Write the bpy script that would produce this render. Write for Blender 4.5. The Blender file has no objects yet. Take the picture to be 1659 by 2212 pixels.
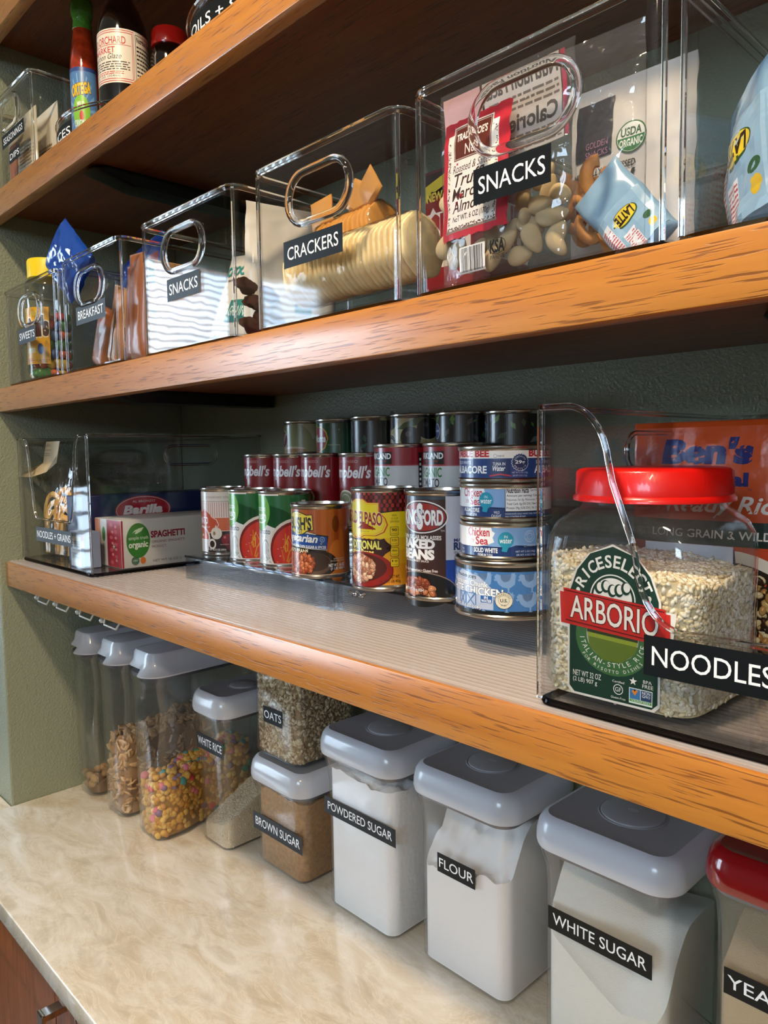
import bpy, bmesh, math, random
from mathutils import Vector, Matrix, noise
C = bpy.context.scene.collection
PI = math.pi
random.seed(7)
S = bpy.context.scene
# ------------------------------------------------------------------ colour
def lin(c):
    if isinstance(c, str):
        c = tuple(int(c[i:i+2], 16)/255 for i in (0, 2, 4))
    return tuple((v/12.92 if v <= .04045 else ((v+.055)/1.055)**2.4) for v in c) + (1.0,)
# ------------------------------------------------------------------ materials
MATS = {}
def newmat(name):
    m = bpy.data.materials.new(name); m.use_nodes = True
    nt = m.node_tree; nt.nodes.clear()
    return m, nt, nt.nodes, nt.links
def pmat(name, col, rough=.5, metal=0., coat=0., trans=0., ior=1.45, bump=0., bscale=50., sss=0., vary=0., vscale=20., spec=.5):
    if name in MATS: return MATS[name]
    m, nt, N, L = newmat(name)
    o = N.new('ShaderNodeOutputMaterial'); p = N.new('ShaderNodeBsdfPrincipled')
    L.new(p.outputs[0], o.inputs[0])
    p.inputs['Base Color'].default_value = lin(col)
    p.inputs['Roughness'].default_value = rough
    p.inputs['Metallic'].default_value = metal
    p.inputs['Coat Weight'].default_value = coat
    p.inputs['Coat Roughness'].default_value = .08
    p.inputs['Transmission Weight'].default_value = trans
    p.inputs['IOR'].default_value = ior
    p.inputs['Specular IOR Level'].default_value = spec
    if sss:
        p.inputs['Subsurface Weight'].default_value = sss
        p.inputs['Subsurface Scale'].default_value = .004
    tc = N.new('ShaderNodeTexCoord')
    if bump:
        n = N.new('ShaderNodeTexNoise'); n.inputs['Scale'].default_value = bscale; n.inputs['Detail'].default_value = 3
        L.new(tc.outputs['Object'], n.inputs['Vector'])
        b = N.new('ShaderNodeBump'); b.inputs['Strength'].default_value = bump; b.inputs['Distance'].default_value = .002
        L.new(n.outputs['Fac'], b.inputs['Height']); L.new(b.outputs[0], p.inputs['Normal'])
    if vary:
        n = N.new('ShaderNodeTexNoise'); n.inputs['Scale'].default_value = vscale; n.inputs['Detail'].default_value = 4
        L.new(tc.outputs['Object'], n.inputs['Vector'])
        r = N.new('ShaderNodeValToRGB')
        c = lin(col)
        r.color_ramp.elements[0].position = .3; r.color_ramp.elements[1].position = .7
        r.color_ramp.elements[0].color = tuple(max(0, v*(1-vary)) for v in c[:3]) + (1,)
        r.color_ramp.elements[1].color = tuple(min(1, v*(1+vary)) for v in c[:3]) + (1,)
        L.new(n.outputs['Fac'], r.inputs[0]); L.new(r.outputs[0], p.inputs['Base Color'])
    MATS[name] = m
    return m
def printed(name='printed_paper', rough=.32, coat=.25, bump=0., metal=0.):
    if name in MATS: return MATS[name]
    m, nt, N, L = newmat(name)
    o = N.new('ShaderNodeOutputMaterial'); p = N.new('ShaderNodeBsdfPrincipled')
    a = N.new('ShaderNodeAttribute'); a.attribute_name = 'Col'
    L.new(a.outputs['Color'], p.inputs['Base Color']); L.new(p.outputs[0], o.inputs[0])
    p.inputs['Roughness'].default_value = rough; p.inputs['Coat Weight'].default_value = coat
    p.inputs['Coat Roughness'].default_value = .15
    p.inputs['Metallic'].default_value = metal
    if name == 'tape_print': p.inputs['Specular IOR Level'].default_value = .22
    if bump:
        tc = N.new('ShaderNodeTexCoord'); n = N.new('ShaderNodeTexNoise'); n.inputs['Scale'].default_value = 45; n.inputs['Detail'].default_value = 3
        L.new(tc.outputs['Object'], n.inputs['Vector'])
        b = N.new('ShaderNodeBump'); b.inputs['Strength'].default_value = bump; b.inputs['Distance'].default_value = .004
        L.new(n.outputs['Fac'], b.inputs['Height']); L.new(b.outputs[0], p.inputs['Normal'])
    MATS[name] = m
    return m
def thin(name, tint=(1, 1, 1), f0=.045, rough=.015, haze=0., hazecol=(1, 1, 1), bump=0., bscale=12, bdist=.002):
    """clear plastic sheet: see-through with an angle-dependent mirror coat and a little haze"""
    if name in MATS: return MATS[name]
    m, nt, N, L = newmat(name)
    o = N.new('ShaderNodeOutputMaterial')
    t = N.new('ShaderNodeBsdfTransparent'); t.inputs[0].default_value = tuple(tint)+(1,)
    g = N.new('ShaderNodeBsdfGlossy'); g.inputs['Roughness'].default_value = rough
    lw = N.new('ShaderNodeLayerWeight'); lw.inputs['Blend'].default_value = .5
    pw = N.new('ShaderNodeMath'); pw.operation = 'POWER'; pw.inputs[1].default_value = 5
    L.new(lw.outputs['Facing'], pw.inputs[0])
    ma = N.new('ShaderNodeMath'); ma.operation = 'MULTIPLY_ADD'; ma.inputs[1].default_value = 1-f0; ma.inputs[2].default_value = f0
    L.new(pw.outputs[0], ma.inputs[0])
    base = t
    if haze:
        d = N.new('ShaderNodeBsdfDiffuse'); d.inputs[0].default_value = tuple(hazecol)+(1,)
        mh = N.new('ShaderNodeMixShader'); mh.inputs[0].default_value = haze
        L.new(t.outputs[0], mh.inputs[1]); L.new(d.outputs[0], mh.inputs[2]); base = mh
    mx = N.new('ShaderNodeMixShader')
    L.new(ma.outputs[0], mx.inputs[0]); L.new(base.outputs[0], mx.inputs[1]); L.new(g.outputs[0], mx.inputs[2])
    if bump:
        tc = N.new('ShaderNodeTexCoord'); n = N.new('ShaderNodeTexNoise'); n.inputs['Scale'].default_value = bscale; n.inputs['Detail'].default_value = 2
        L.new(tc.outputs['Object'], n.inputs['Vector'])
        b = N.new('ShaderNodeBump'); b.inputs['Strength'].default_value = bump; b.inputs['Distance'].default_value = bdist
        L.new(n.outputs['Fac'], b.inputs['Height']); L.new(b.outputs[0], g.inputs['Normal'])
    L.new(mx.outputs[0], o.inputs[0])
    MATS[name] = m
    return m
def glass(name='acrylic_bead', col=(1, 1, 1), rough=.02, ior=1.42):
    if name in MATS: return MATS[name]
    m, nt, N, L = newmat(name)
    o = N.new('ShaderNodeOutputMaterial'); g = N.new('ShaderNodeBsdfGlass')
    g.inputs[0].default_value = tuple(col)+(1,); g.inputs['Roughness'].default_value = rough; g.inputs['IOR'].default_value = ior
    L.new(g.outputs[0], o.inputs[0]); MATS[name] = m
    return m
def wood(name, base, mid, dark, rough=.34, coat=.35, axis='X'):
    m, nt, N, L = newmat(name)
    o = N.new('ShaderNodeOutputMaterial'); p = N.new('ShaderNodeBsdfPrincipled'); L.new(p.outputs[0], o.inputs[0])
    tc = N.new('ShaderNodeTexCoord')
    def nz(sc, detail, rgh=.6, dist=0):
        mp = N.new('ShaderNodeMapping'); mp.inputs['Scale'].default_value = sc
        L.new(tc.outputs['Object'], mp.inputs['Vector'])
        n = N.new('ShaderNodeTexNoise'); n.inputs['Scale'].default_value = 1; n.inputs['Detail'].default_value = detail
        n.inputs['Roughness'].default_value = rgh; n.inputs['Distortion'].default_value = dist
        L.new(mp.outputs[0], n.inputs['Vector']); return n
    a = nz((2.2, 60, 66), 3, .5, .5) if axis == 'X' else nz((55, 3, 3), 3, .5, .6)
    b = nz((26, 560, 620), 2, .5, .2) if axis == 'X' else nz((420, 16, 16), 2, .5, .3)
    r = N.new('ShaderNodeValToRGB'); e = r.color_ramp.elements
    e[0].position = .32; e[0].color = lin(mid); e[1].position = .62; e[1].color = lin(base)
    L.new(a.outputs['Fac'], r.inputs[0])
    r2 = N.new('ShaderNodeValToRGB'); e = r2.color_ramp.elements
    e[0].position = .35; e[0].color = (1, 1, 1, 1); e[1].position = .42; e[1].color = (0, 0, 0, 1)
    L.new(b.outputs['Fac'], r2.inputs[0])
    r3 = N.new('ShaderNodeMath'); r3.operation = 'MULTIPLY'; r3.inputs[1].default_value = .75
    L.new(r2.outputs[0], r3.inputs[0])
    mx = N.new('ShaderNodeMix'); mx.data_type = 'RGBA'
    L.new(r3.outputs[0], mx.inputs[0]); L.new(r.outputs[0], mx.inputs[6]); mx.inputs[7].default_value = lin(dark)
    L.new(mx.outputs[2], p.inputs['Base Color'])
    p.inputs['Roughness'].default_value = rough; p.inputs['Coat Weight'].default_value = coat; p.inputs['Coat Roughness'].default_value = .24
    bp = N.new('ShaderNodeBump'); bp.inputs['Strength'].default_value = .35; bp.inputs['Distance'].default_value = .0008; bp.invert = True
    L.new(r2.outputs[0], bp.inputs['Height']); L.new(bp.outputs[0], p.inputs['Normal'])
    MATS[name] = m
    return m
# ------------------------------------------------------------------ mesh helpers
def finish(bm, smooth=True, ang=38):
    bmesh.ops.recalc_face_normals(bm, faces=bm.faces)
    if smooth:
        for f in bm.faces: f.smooth = True
        a = math.radians(ang)
        for e in bm.edges:
            if len(e.link_faces) == 2 and e.calc_face_angle(0) > a: e.smooth = False
def obj(name, bm, m, parent=None, world=False, smooth=True, raw=False, ang=38):
    if not raw: finish(bm, smooth, ang)
    if parent is not None and world: bmesh.ops.translate(bm, vec=-parent.location, verts=bm.verts)
    me = bpy.data.meshes.new(name); bm.to_mesh(me); bm.free()
    for mm in (m if isinstance(m, (list, tuple)) else [m]): me.materials.append(mm)
    o = bpy.data.objects.new(name, me); C.objects.link(o)
    if parent is not None: o.parent = parent
    return o
def tag(o, label=None, cat=None, group=None, kind=None):
    if label: o['label'] = label
    if cat: o['category'] = cat
    if group: o['group'] = group
    if kind: o['kind'] = kind
    return o
def thing(name, label, cat, loc=(0, 0, 0), rot=(0, 0, 0), group=None):
    o = bpy.data.objects.new(name, None); C.objects.link(o); o.location = loc; o.rotation_euler = rot
    o.empty_display_size = .02
    return tag(o, label, cat, group)
def dup(root, loc, label=None, rot=None, group=None):
    r = root.copy(); C.objects.link(r); r.location = loc
    if rot: r.rotation_euler = rot
    if label: r['label'] = label
    if group: r['group'] = group
    for ch in list(root.children):
        c = ch.copy(); C.objects.link(c); c.parent = r
        for g in ch.children:
            d = g.copy(); C.objects.link(d); d.parent = c
    return r
def box(bm, x0, x1, y0, y1, z0, z1, bev=0, seg=2):
    r = bmesh.ops.create_cube(bm, size=1)
    vs = r['verts']
    for v in vs:
        v.co = Vector(((x0+x1)/2+v.co.x*(x1-x0), (y0+y1)/2+v.co.y*(y1-y0), (z0+z1)/2+v.co.z*(z1-z0)))
    if bev:
        es = list({e for v in vs for e in v.link_edges})
        bmesh.ops.bevel(bm, geom=es, offset=bev, segments=seg, affect='EDGES', profile=.5)
def loft(bm, rings, cap0=True, cap1=True, closed=True):
    R = [[bm.verts.new(p) for p in ring] for ring in rings]
    n = len(R[0])
    for a, b in zip(R, R[1:]):
        for i in range(n if closed else n-1):
            j = (i+1) % n
            bm.faces.new((a[i], a[j], b[j], b[i]))
    if cap0: bm.faces.new(list(reversed(R[0])))
    if cap1: bm.faces.new(R[-1])
    return R
def rr(x0, x1, y0, y1, r, n=5):
    """rounded rectangle, counter-clockwise"""
    r = min(r, (x1-x0)/2-1e-5, (y1-y0)/2-1e-5)
    out = []
    for cx, cy, a0 in ((x1-r, y0+r, -90), (x1-r, y1-r, 0), (x0+r, y1-r, 90), (x0+r, y0+r, 180)):
        for k in range(n+1):
            a = math.radians(a0+90*k/n); out.append((cx+r*math.cos(a), cy+r*math.sin(a)))
    return out
def at(ring, z): return [(x, y, z) for x, y in ring]
def lathe(bm, prof, n=40, cx=0, cy=0, cap0=True, cap1=True):
    loft(bm, [[(cx+max(r, 1e-5)*math.cos(2*PI*i/n), cy+max(r, 1e-5)*math.sin(2*PI*i/n), z) for i in range(n)] for r, z in prof], cap0, cap1)
def tube(bm, pts, r, n=8, closed=False, flat=1.0):
    pts = [Vector(p) for p in pts]; m = len(pts); rings = []
    up = None
    for i, p in enumerate(pts):
        a = pts[(i-1) % m] if (closed or i > 0) else p
        b = pts[(i+1) % m] if (closed or i < m-1) else p
        t = (b-a).normalized()
        if up is None:
            up = Vector((0, 0, 1)) if abs(t.z) < .9 else Vector((0, 1, 0))
        s = t.cross(up)
        if s.length < 1e-4: s = t.cross(Vector((1, 0, 0)))
        s.normalize(); u = s.cross(t).normalized(); up = u
        rings.append([tuple(p+s*(r*math.cos(2*PI*k/n))+u*(r*flat*math.sin(2*PI*k/n))) for k in range(n)])
    if closed: rings.append(rings[0])
    if closed:
        R = [[bm.verts.new(q) for q in ring] for ring in rings[:-1]]
        for i in range(len(R)):
            A, B = R[i], R[(i+1) % len(R)]
            for k in range(n): bm.faces.new((A[k], A[(k+1) % n], B[(k+1) % n], B[k]))
    else: loft(bm, rings)
def blob(bm, c, r, sc=(1, 1, 1), rot=None, sub=2, amp=0, seed=0):
    ret = bmesh.ops.create_icosphere(bm, subdivisions=sub, radius=1)
    M = (rot or Matrix.Identity(3))
    for v in ret['verts']:
        d = v.co.copy()
        k = 1 + (amp*noise.noise(d*1.7+Vector((seed, seed*.7, 3))) if amp else 0)
        q = Vector((d.x*sc[0], d.y*sc[1], d.z*sc[2]))*r*k
        v.co = M @ q + Vector(c)
def rnd_rot():
    return Matrix.Rotation(random.uniform(0, 2*PI), 3, 'X') @ Matrix.Rotation(random.uniform(0, 2*PI), 3, 'Y') @ Matrix.Rotation(random.uniform(0, 2*PI), 3, 'Z')
# ------------------------------------------------------------------ flat artwork: labels and printing
TXT = {}
def glyphs(s, bold=0., shear=0.):
    k = (s, bold, shear)
    if k in TXT: return TXT[k]
    cu = bpy.data.curves.new('t', 'FONT'); cu.body = s; cu.offset = bold; cu.shear = shear; cu.resolution_u = 3
    o = bpy.data.objects.new('t', cu); me = bpy.data.meshes.new_from_object(o)
    polys = [[(me.vertices[i].co.x, me.vertices[i].co.y) for i in p.vertices] for p in me.polygons]
    bpy.data.objects.remove(o); bpy.data.meshes.remove(me); bpy.data.curves.remove(cu)
    TXT[k] = polys
    return polys
class Art:
    def __init__(s): s.items = []; s.n = 0; s.bb = []
    def lev(s, polys):
        xs = [p[0] for q in polys for p in q]; ys = [p[1] for q in polys for p in q]
        b = (min(xs), max(xs), min(ys), max(ys))
        return b, 1+max([k for c, k in s.bb if c[0] < b[1] and c[1] > b[0] and c[2] < b[3] and c[3] > b[2]], default=0)
    def add(s, polys, col):
        polys = [q for q in polys if len(q) > 2]
        if not polys: return s
        b, k = s.lev(polys); s.bb.append((b, k)); s.n = max(s.n, k)
        s.items.append((polys, lin(col) if not (isinstance(col, tuple) and len(col) == 4) else col, k)); return s
    def rect(s, x0, x1, y0, y1, col): return s.add([[(x0, y0), (x1, y0), (x1, y1), (x0, y1)]], col)
    def rrect(s, x0, x1, y0, y1, r, col): return s.add([rr(x0, x1, y0, y1, r)], col)
    def poly(s, pts, col): return s.add([pts], col)
    def ell(s, cx, cy, rx, ry, col, n=32, a0=0, a1=360):
        pts = [(cx+rx*math.cos(math.radians(a0+(a1-a0)*i/n)), cy+ry*math.sin(math.radians(a0+(a1-a0)*i/n))) for i in range(n if a1-a0 == 360 else n+1)]
        return s.add([pts], col)
    def ring(s, cx, cy, rx, ry, w, col, n=32, wx=None, a0=0, a1=360):
        wx = wx or w; ps = []
        for i in range(n):
            a, b = [math.radians(a0+(a1-a0)*k/n) for k in (i, i+1)]
            ps.append([(cx+rx*math.cos(a), cy+ry*math.sin(a)), (cx+rx*math.cos(b), cy+ry*math.sin(b)), (cx+(rx-wx)*math.cos(b), cy+(ry-w)*math.sin(b)), (cx+(rx-wx)*math.cos(a), cy+(ry-w)*math.sin(a))])
        return s.add(ps, col)
    def text(s, t, x0, x1, y0, y1, col, bold=0., shear=0., out=None, ow=.03, rot=0, tilt=0., mirror=False):
        """text squeezed into the box x0..x1, y0..y1; tilt = rise of the baseline over the box"""
        base = glyphs(t, 0, shear)
        xs = [p[0] for q in base for p in q]; ys = [p[1] for q in base for p in q]
        if not xs: return s
        ax, bx, ay, by = min(xs), max(xs), min(ys), max(ys)
        def mp(p):
            u = (p[0]-ax)/(bx-ax); v = (p[1]-ay)/(by-ay)
            if mirror: u = 1-u
            if rot == 180: u, v = 1-u, 1-v
            if rot == 90: u, v = 1-v, u
            if rot == -90: u, v = v, 1-u
            return (x0+u*(x1-x0), y0+v*(y1-y0)+tilt*u)
        if out: s.add([[mp(p) for p in q] for q in glyphs(t, bold+ow, shear)], out)
        return s.add([[mp(p) for p in q] for q in glyphs(t, bold, shear)], col)
    def arc(s, t, cx, cy, rx, ry, a0, a1, h, col, bold=0., inside=False, w=None):
        """letters along an ellipse from angle a0 to a1 (degrees), h = letter height"""
        n = len(t); w = w or h*.8; ps = []
        for i, ch in enumerate(t):
            if ch == ' ': continue
            a = math.radians(a0+(a1-a0)*(i+.5)/n)
            g = glyphs(ch, bold)
            xs = [p[0] for q in g for p in q]; ax, bx = min(xs), max(xs)
            th = a-PI/2 if not inside else a+PI/2
            px, py = cx+rx*math.cos(a), cy+ry*math.sin(a)
            kx = rx/ry
            ww = min(1., (bx-ax)/.55)*w
            for q in g:
                r = []
                for p in q:
                    u = ((p[0]-ax)/max(bx-ax, 1e-3)-.5)*ww; v = (p[1]-.36)*h/.72
                    r.append((px+(u*math.cos(th)-v*math.sin(th))*kx, py+u*math.sin(th)+v*math.cos(th)))
                ps.append(r)
        return s.add(ps, col)
    def lines(s, x0, x1, y0, y1, n, col, seed=1, fill=.45):
        """rows of tiny print, too small to read"""
        rd = random.Random(seed); ps = []; h = (y1-y0)/n
        for i in range(n):
            x = x0; y = y0+i*h
            while x < x1-(x1-x0)*.03:
                w = min((x1-x0)*rd.uniform(.05, .16), x1-x)
                ps.append([(x, y), (x+w, y), (x+w, y+h*fill), (x, y+h*fill)]); x += w+(x1-x0)*.025
        return s.add(ps, col)
    def bars(s, x0, x1, y0, y1, n, col='101010', seed=3, horiz=False):
        rd = random.Random(seed); ps = []
        for i in range(n):
            a = i/n; b = a+rd.uniform(.25, .8)/n
            if horiz: ps.append([(x0, y0+a*(y1-y0)), (x1, y0+a*(y1-y0)), (x1, y0+b*(y1-y0)), (x0, y0+b*(y1-y0))])
            else: ps.append([(x0+a*(x1-x0), y0), (x0+b*(x1-x0), y0), (x0+b*(x1-x0), y1), (x0+a*(x1-x0), y1)])
        return s.add(ps, col)
    def beans(s, cx, cy, rx, ry, size, cols, n, seed=1, kx=1., clip=None):
        """a heap of beans drawn one over another, each with its own tone and pale skin mark"""
        rd = random.Random(seed)
        for i in range(n):
            a = rd.uniform(0, 2*PI); q = math.sqrt(rd.uniform(0, 1)); x = cx+rx*q*math.cos(a); y = cy+ry*q*math.sin(a)
            if clip and not clip(x, y): continue
            th = rd.uniform(0, PI); r = size*rd.uniform(.85, 1.15)
            def el(ra, rb, dx, dy): return [(x+(ra*math.cos(t)*math.cos(th)-rb*math.sin(t)*math.sin(th)+dx)*kx, y+ra*math.cos(t)*math.sin(th)+rb*math.sin(t)*math.cos(th)+dy) for t in [2*PI*k/10 for k in range(10)]]
            c = lin(cols[rd.randrange(len(cols))])
            s.add([el(r*1.12, r*.76, 0, -.1*r)], tuple(v*.35 for v in c[:3])+(1,))
            s.add([el(r, r*.64, 0, 0)], c)
            s.add([el(r*.4, r*.16, 0, r*.22)], tuple(min(1, v*1.7+.06) for v in c[:3])+(1,))
        return s
    def build(s, f, dx=0, dy=0, eps=4e-5):
        bm = bmesh.new(); cl = bm.loops.layers.float_color.new('Col')
        for polys, col, k in s.items:
            for q in polys:
                if len(q) < 3: continue
                try: fc = bm.faces.new([bm.verts.new((x, y, k)) for x, y in q])
                except Exception: continue
                if sum((q[i][0]*q[(i+1) % len(q)][1]-q[(i+1) % len(q)][0]*q[i][1]) for i in range(len(q))) < 0: fc.normal_flip()
                for l in fc.loops: l[cl] = col
        bmesh.ops.triangulate(bm, faces=[f_ for f_ in bm.faces if len(f_.verts) > 4])
        for ax, d in ((0, dx), (1, dy)):
            if not d: continue
            lo = min(v.co[ax] for v in bm.verts); hi = max(v.co[ax] for v in bm.verts)
            k = math.floor(lo/d)+1
            while k*d < hi:
                no = Vector((1, 0, 0)) if ax == 0 else Vector((0, 1, 0))
                bmesh.ops.bisect_plane(bm, geom=bm.verts[:]+bm.edges[:]+bm.faces[:], plane_co=no*(k*d), plane_no=no, dist=1e-7)
                k += 1
        # keep the stack of ink layers thinner than half a millimetre
        e = min(eps, 9e-4/max(s.n, 1)); G = {}
        def P(x, y, z):
            if not dx: return Vector(f(x, y, z))
            i = math.floor(x/dx+1e-6); t = min(max(x/dx-i, 0), 1)
            def c(i, j):
                if (i, j) not in G:
                    y_ = j*dy if dy else 0.
                    G[i, j] = (Vector(f(i*dx, y_, 0.)), Vector(f(i*dx, y_, 1e-3)))
                p = G[i, j]; return p[0]+(p[1]-p[0])*(z*1e3)
            if dy:
                j = math.floor(y/dy+1e-6); u = min(max(y/dy-j, 0), 1)
                return (c(i, j)*(1-t)+c(i+1, j)*t)*(1-u)+(c(i, j+1)*(1-t)+c(i+1, j+1)*t)*u
            q = c(i, 0)*(1-t)+c(i+1, 0)*t; q.z += (Vector(f(0, y, 0)).z-Vector(f(0, 0, 0)).z); return q
        for v in bm.verts: v.co = P(v.co.x, v.co.y, v.co.z*e)
        return bm
def put(name, art, f, parent, dx=0, dy=0, m=None, eps=4e-5, label=None, world=False):
    bm = art.build(f, dx, dy, eps)
    o = obj(name, bm, m or printed(), parent, world, raw=True)
    if label: o['label'] = label
    return o
def on_cyl(r, z0=0., th=0.):  # x in degrees round from the shelf front, y in mm up
    return lambda x, y, e: ((r+e)*math.sin(math.radians(x+th)), -(r+e)*math.cos(math.radians(x+th)), z0+y*.001)
def on_front(x0, y, z0):  # x, y in mm on a face that looks towards -Y
    return lambda u, v, e: (x0+u*.001, y-e, z0+v*.001)
def on_right(x, y0, z0):  # face that looks towards +X, u runs away from the viewer's left (+Y)
    return lambda u, v, e: (x+e, y0+u*.001, z0+v*.001)
def on_flat(o, ux, uy, n):
    o, ux, uy, n = map(Vector, (o, ux, uy, n)); ux = ux.normalized(); uy = uy.normalized(); n = n.normalized()
    return lambda u, v, e: tuple(o+ux*(u*.001)+uy*(v*.001)+n*e)
def tape(parent, txt, x0, x1, y, z0, z1, tw=.86, m=None, cut=0.):
    """black tape label with white capitals stuck on a face looking towards -Y"""
    W, H = (x1-x0)*1000, (z1-z0)*1000
    a = Art().rect(0, W, 0, H, '15181a')
    a.text(txt, W*(1-tw)/2, W*(1+tw)/2, H*.27, H*.75, 'f4f6f6', bold=.004)
    return put('tape_label', a, on_front(x0, y, z0), parent, m=m or printed('tape_print', .38, .0), world=True, label='black tape label reading %s in white capitals' % txt)
# ================================================================== materials in use
WOOD = wood('oak_honey_stain', 'ca8334', 'b8722a', '743f16', .34, .8)
WOOD_SHADED = wood('oak_honey_shaded', '8c4c24', '7a401e', '4a2410', .4, .3)  # darkened oak for the boards, painting in the shade of their undersides
CAB = wood('cabinet_cherry_stain', '9a5420', '7f3f16', '5e2c10', .3, .5, 'Z')
PRT = printed(); PRC = printed('can_paper', .3, 1.); PRB = printed('bag_print', .3, .4, bump=.5)
CLR = thin('clear_acrylic', (.985, .988, .99), .026, .043, bump=.12, bscale=14, bdist=.003)
CLRD = thin('smoked_acrylic', (.925, .93, .935), .026, .043, bump=.12, bscale=14, bdist=.003)
TUB = thin('container_plastic', (.978, .98, .982), .045, .03, haze=.01)
FILM = thin('bag_film', (.98, .98, .98), .06, .06, haze=.02, bump=1., bscale=30, bdist=.01)
BEAD = glass()
TIN = pmat('tin', 'c9c6bf', .24, metal=1.)
TINL = pmat('tin_lid', 'b4b2ac', .3, metal=1., bump=.2, bscale=300)
GREY = pmat('grey_plastic', 'c2c4ca', .28, coat=.4)
GREYT = pmat('grey_lid_top_shaded', '97989b', .38)  # matte top, its grey darkened for the dark shelf it mirrors
REDP = pmat('red_plastic', 'd4140f', .3, coat=.3)
DRED = pmat('dark_red_plastic', '8e0d14', .16, coat=.8)
BLK = pmat('black_metal', '060607', .32)
GASK = pmat('gasket', '5c5b62', .35)
WHT = pmat('white_wire', 'd8d6cc', .3, metal=.2)
CHR = pmat('chrome', 'd8d8d8', .14, metal=1.)
# painted orange-peel wall
def wallmat(name, col, bump=.55, sc=210):
    m, nt, N, L = newmat(name)
    o = N.new('ShaderNodeOutputMaterial'); p = N.new('ShaderNodeBsdfPrincipled'); L.new(p.outputs[0], o.inputs[0])
    p.inputs['Base Color'].default_value = lin(col); p.inputs['Roughness'].default_value = .42
    tc = N.new('ShaderNodeTexCoord'); n = N.new('ShaderNodeTexNoise'); n.inputs['Scale'].default_value = sc; n.inputs['Detail'].default_value = 2; n.inputs['Distortion'].default_value = .4
    L.new(tc.outputs['Object'], n.inputs['Vector'])
    b = N.new('ShaderNodeBump'); b.inputs['Strength'].default_value = bump; b.inputs['Distance'].default_value = .003
    L.new(n.outputs['Fac'], b.inputs['Height']); L.new(b.outputs[0], p.inputs['Normal'])
    return m
SAGE = wallmat('sage_wall_paint', '8c917b', .5, 260)
ROOM = wallmat('room_wall_paint', '6e6a5c', .2)
def stone():
    m, nt, N, L = newmat('cream_quartz')
    o = N.new('ShaderNodeOutputMaterial'); p = N.new('ShaderNodeBsdfPrincipled'); L.new(p.outputs[0], o.inputs[0])
    p.inputs['Roughness'].default_value = .17; p.inputs['Coat Weight'].default_value = .3; p.inputs['Coat Roughness'].default_value = .05
    tc = N.new('ShaderNodeTexCoord')
    mp = N.new('ShaderNodeMapping'); mp.inputs['Rotation'].default_value = (0, 0, .6); mp.inputs['Scale'].default_value = (1, 2.3, 1)
    L.new(tc.outputs['Object'], mp.inputs['Vector'])
    n1 = N.new('ShaderNodeTexNoise'); n1.inputs['Scale'].default_value = 8; n1.inputs['Detail'].default_value = 8; n1.inputs['Roughness'].default_value = .62; n1.inputs['Distortion'].default_value = 1.2
    L.new(mp.outputs[0], n1.inputs['Vector'])
    n2 = N.new('ShaderNodeTexNoise'); n2.inputs['Scale'].default_value = 13; n2.inputs['Detail'].default_value = 10; n2.inputs['Roughness'].default_value = .7; n2.inputs['Distortion'].default_value = 1.3
    L.new(mp.outputs[0], n2.inputs['Vector'])
    r = N.new('ShaderNodeValToRGB'); e = r.color_ramp.elements
    e[0].position = .3; e[0].color = lin('cbbda4'); e[1].position = .7; e[1].color = lin('ebe6dd')
    x = e.new(.45); x.color = lin('d7cbb6'); x = e.new(.56); x.color = lin('dfd7c8')
    L.new(n1.outputs['Fac'], r.inputs[0])
    # thin ridges where the second noise crosses its middle
    s = N.new('ShaderNodeMath'); s.operation = 'SUBTRACT'; s.inputs[1].default_value = .5; L.new(n2.outputs['Fac'], s.inputs[0])
    ab = N.new('ShaderNodeMath'); ab.operation = 'ABSOLUTE'; L.new(s.outputs[0], ab.inputs[0])
    r2 = N.new('ShaderNodeValToRGB'); e = r2.color_ramp.elements
    e[0].position = 0; e[0].color = (1, 1, 1, 1); e[1].position = .02; e[1].color = (0, 0, 0, 1); L.new(ab.outputs[0], r2.inputs[0])
    mm = N.new('ShaderNodeMath'); mm.operation = 'MULTIPLY'; mm.inputs[1].default_value = .55; L.new(r2.outputs[0], mm.inputs[0])
    mx = N.new('ShaderNodeMix'); mx.data_type = 'RGBA'; mx.inputs[7].default_value = lin('efe6d3')
    L.new(mm.outputs[0], mx.inputs[0]); L.new(r.outputs[0], mx.inputs[6])
    r4 = N.new('ShaderNodeValToRGB'); e = r4.color_ramp.elements
    e[0].position = .36; e[0].color = (.55, .5, .42, 1); e[1].position = .47; e[1].color = (1, 1, 1, 1); L.new(n2.outputs['Fac'], r4.inputs[0])
    mu = N.new('ShaderNodeMix'); mu.data_type = 'RGBA'; mu.blend_type = 'MULTIPLY'; mu.inputs[0].default_value = .28
    L.new(mx.outputs[2], mu.inputs[6]); L.new(r4.outputs[0], mu.inputs[7]); L.new(mu.outputs[2], p.inputs['Base Color'])
    b = N.new('ShaderNodeBump'); b.inputs['Strength'].default_value = .12; b.inputs['Distance'].default_value = .001
    L.new(r2.outputs[0], b.inputs['Height']); L.new(b.outputs[0], p.inputs['Normal'])
    return m
STONE = stone()
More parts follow.
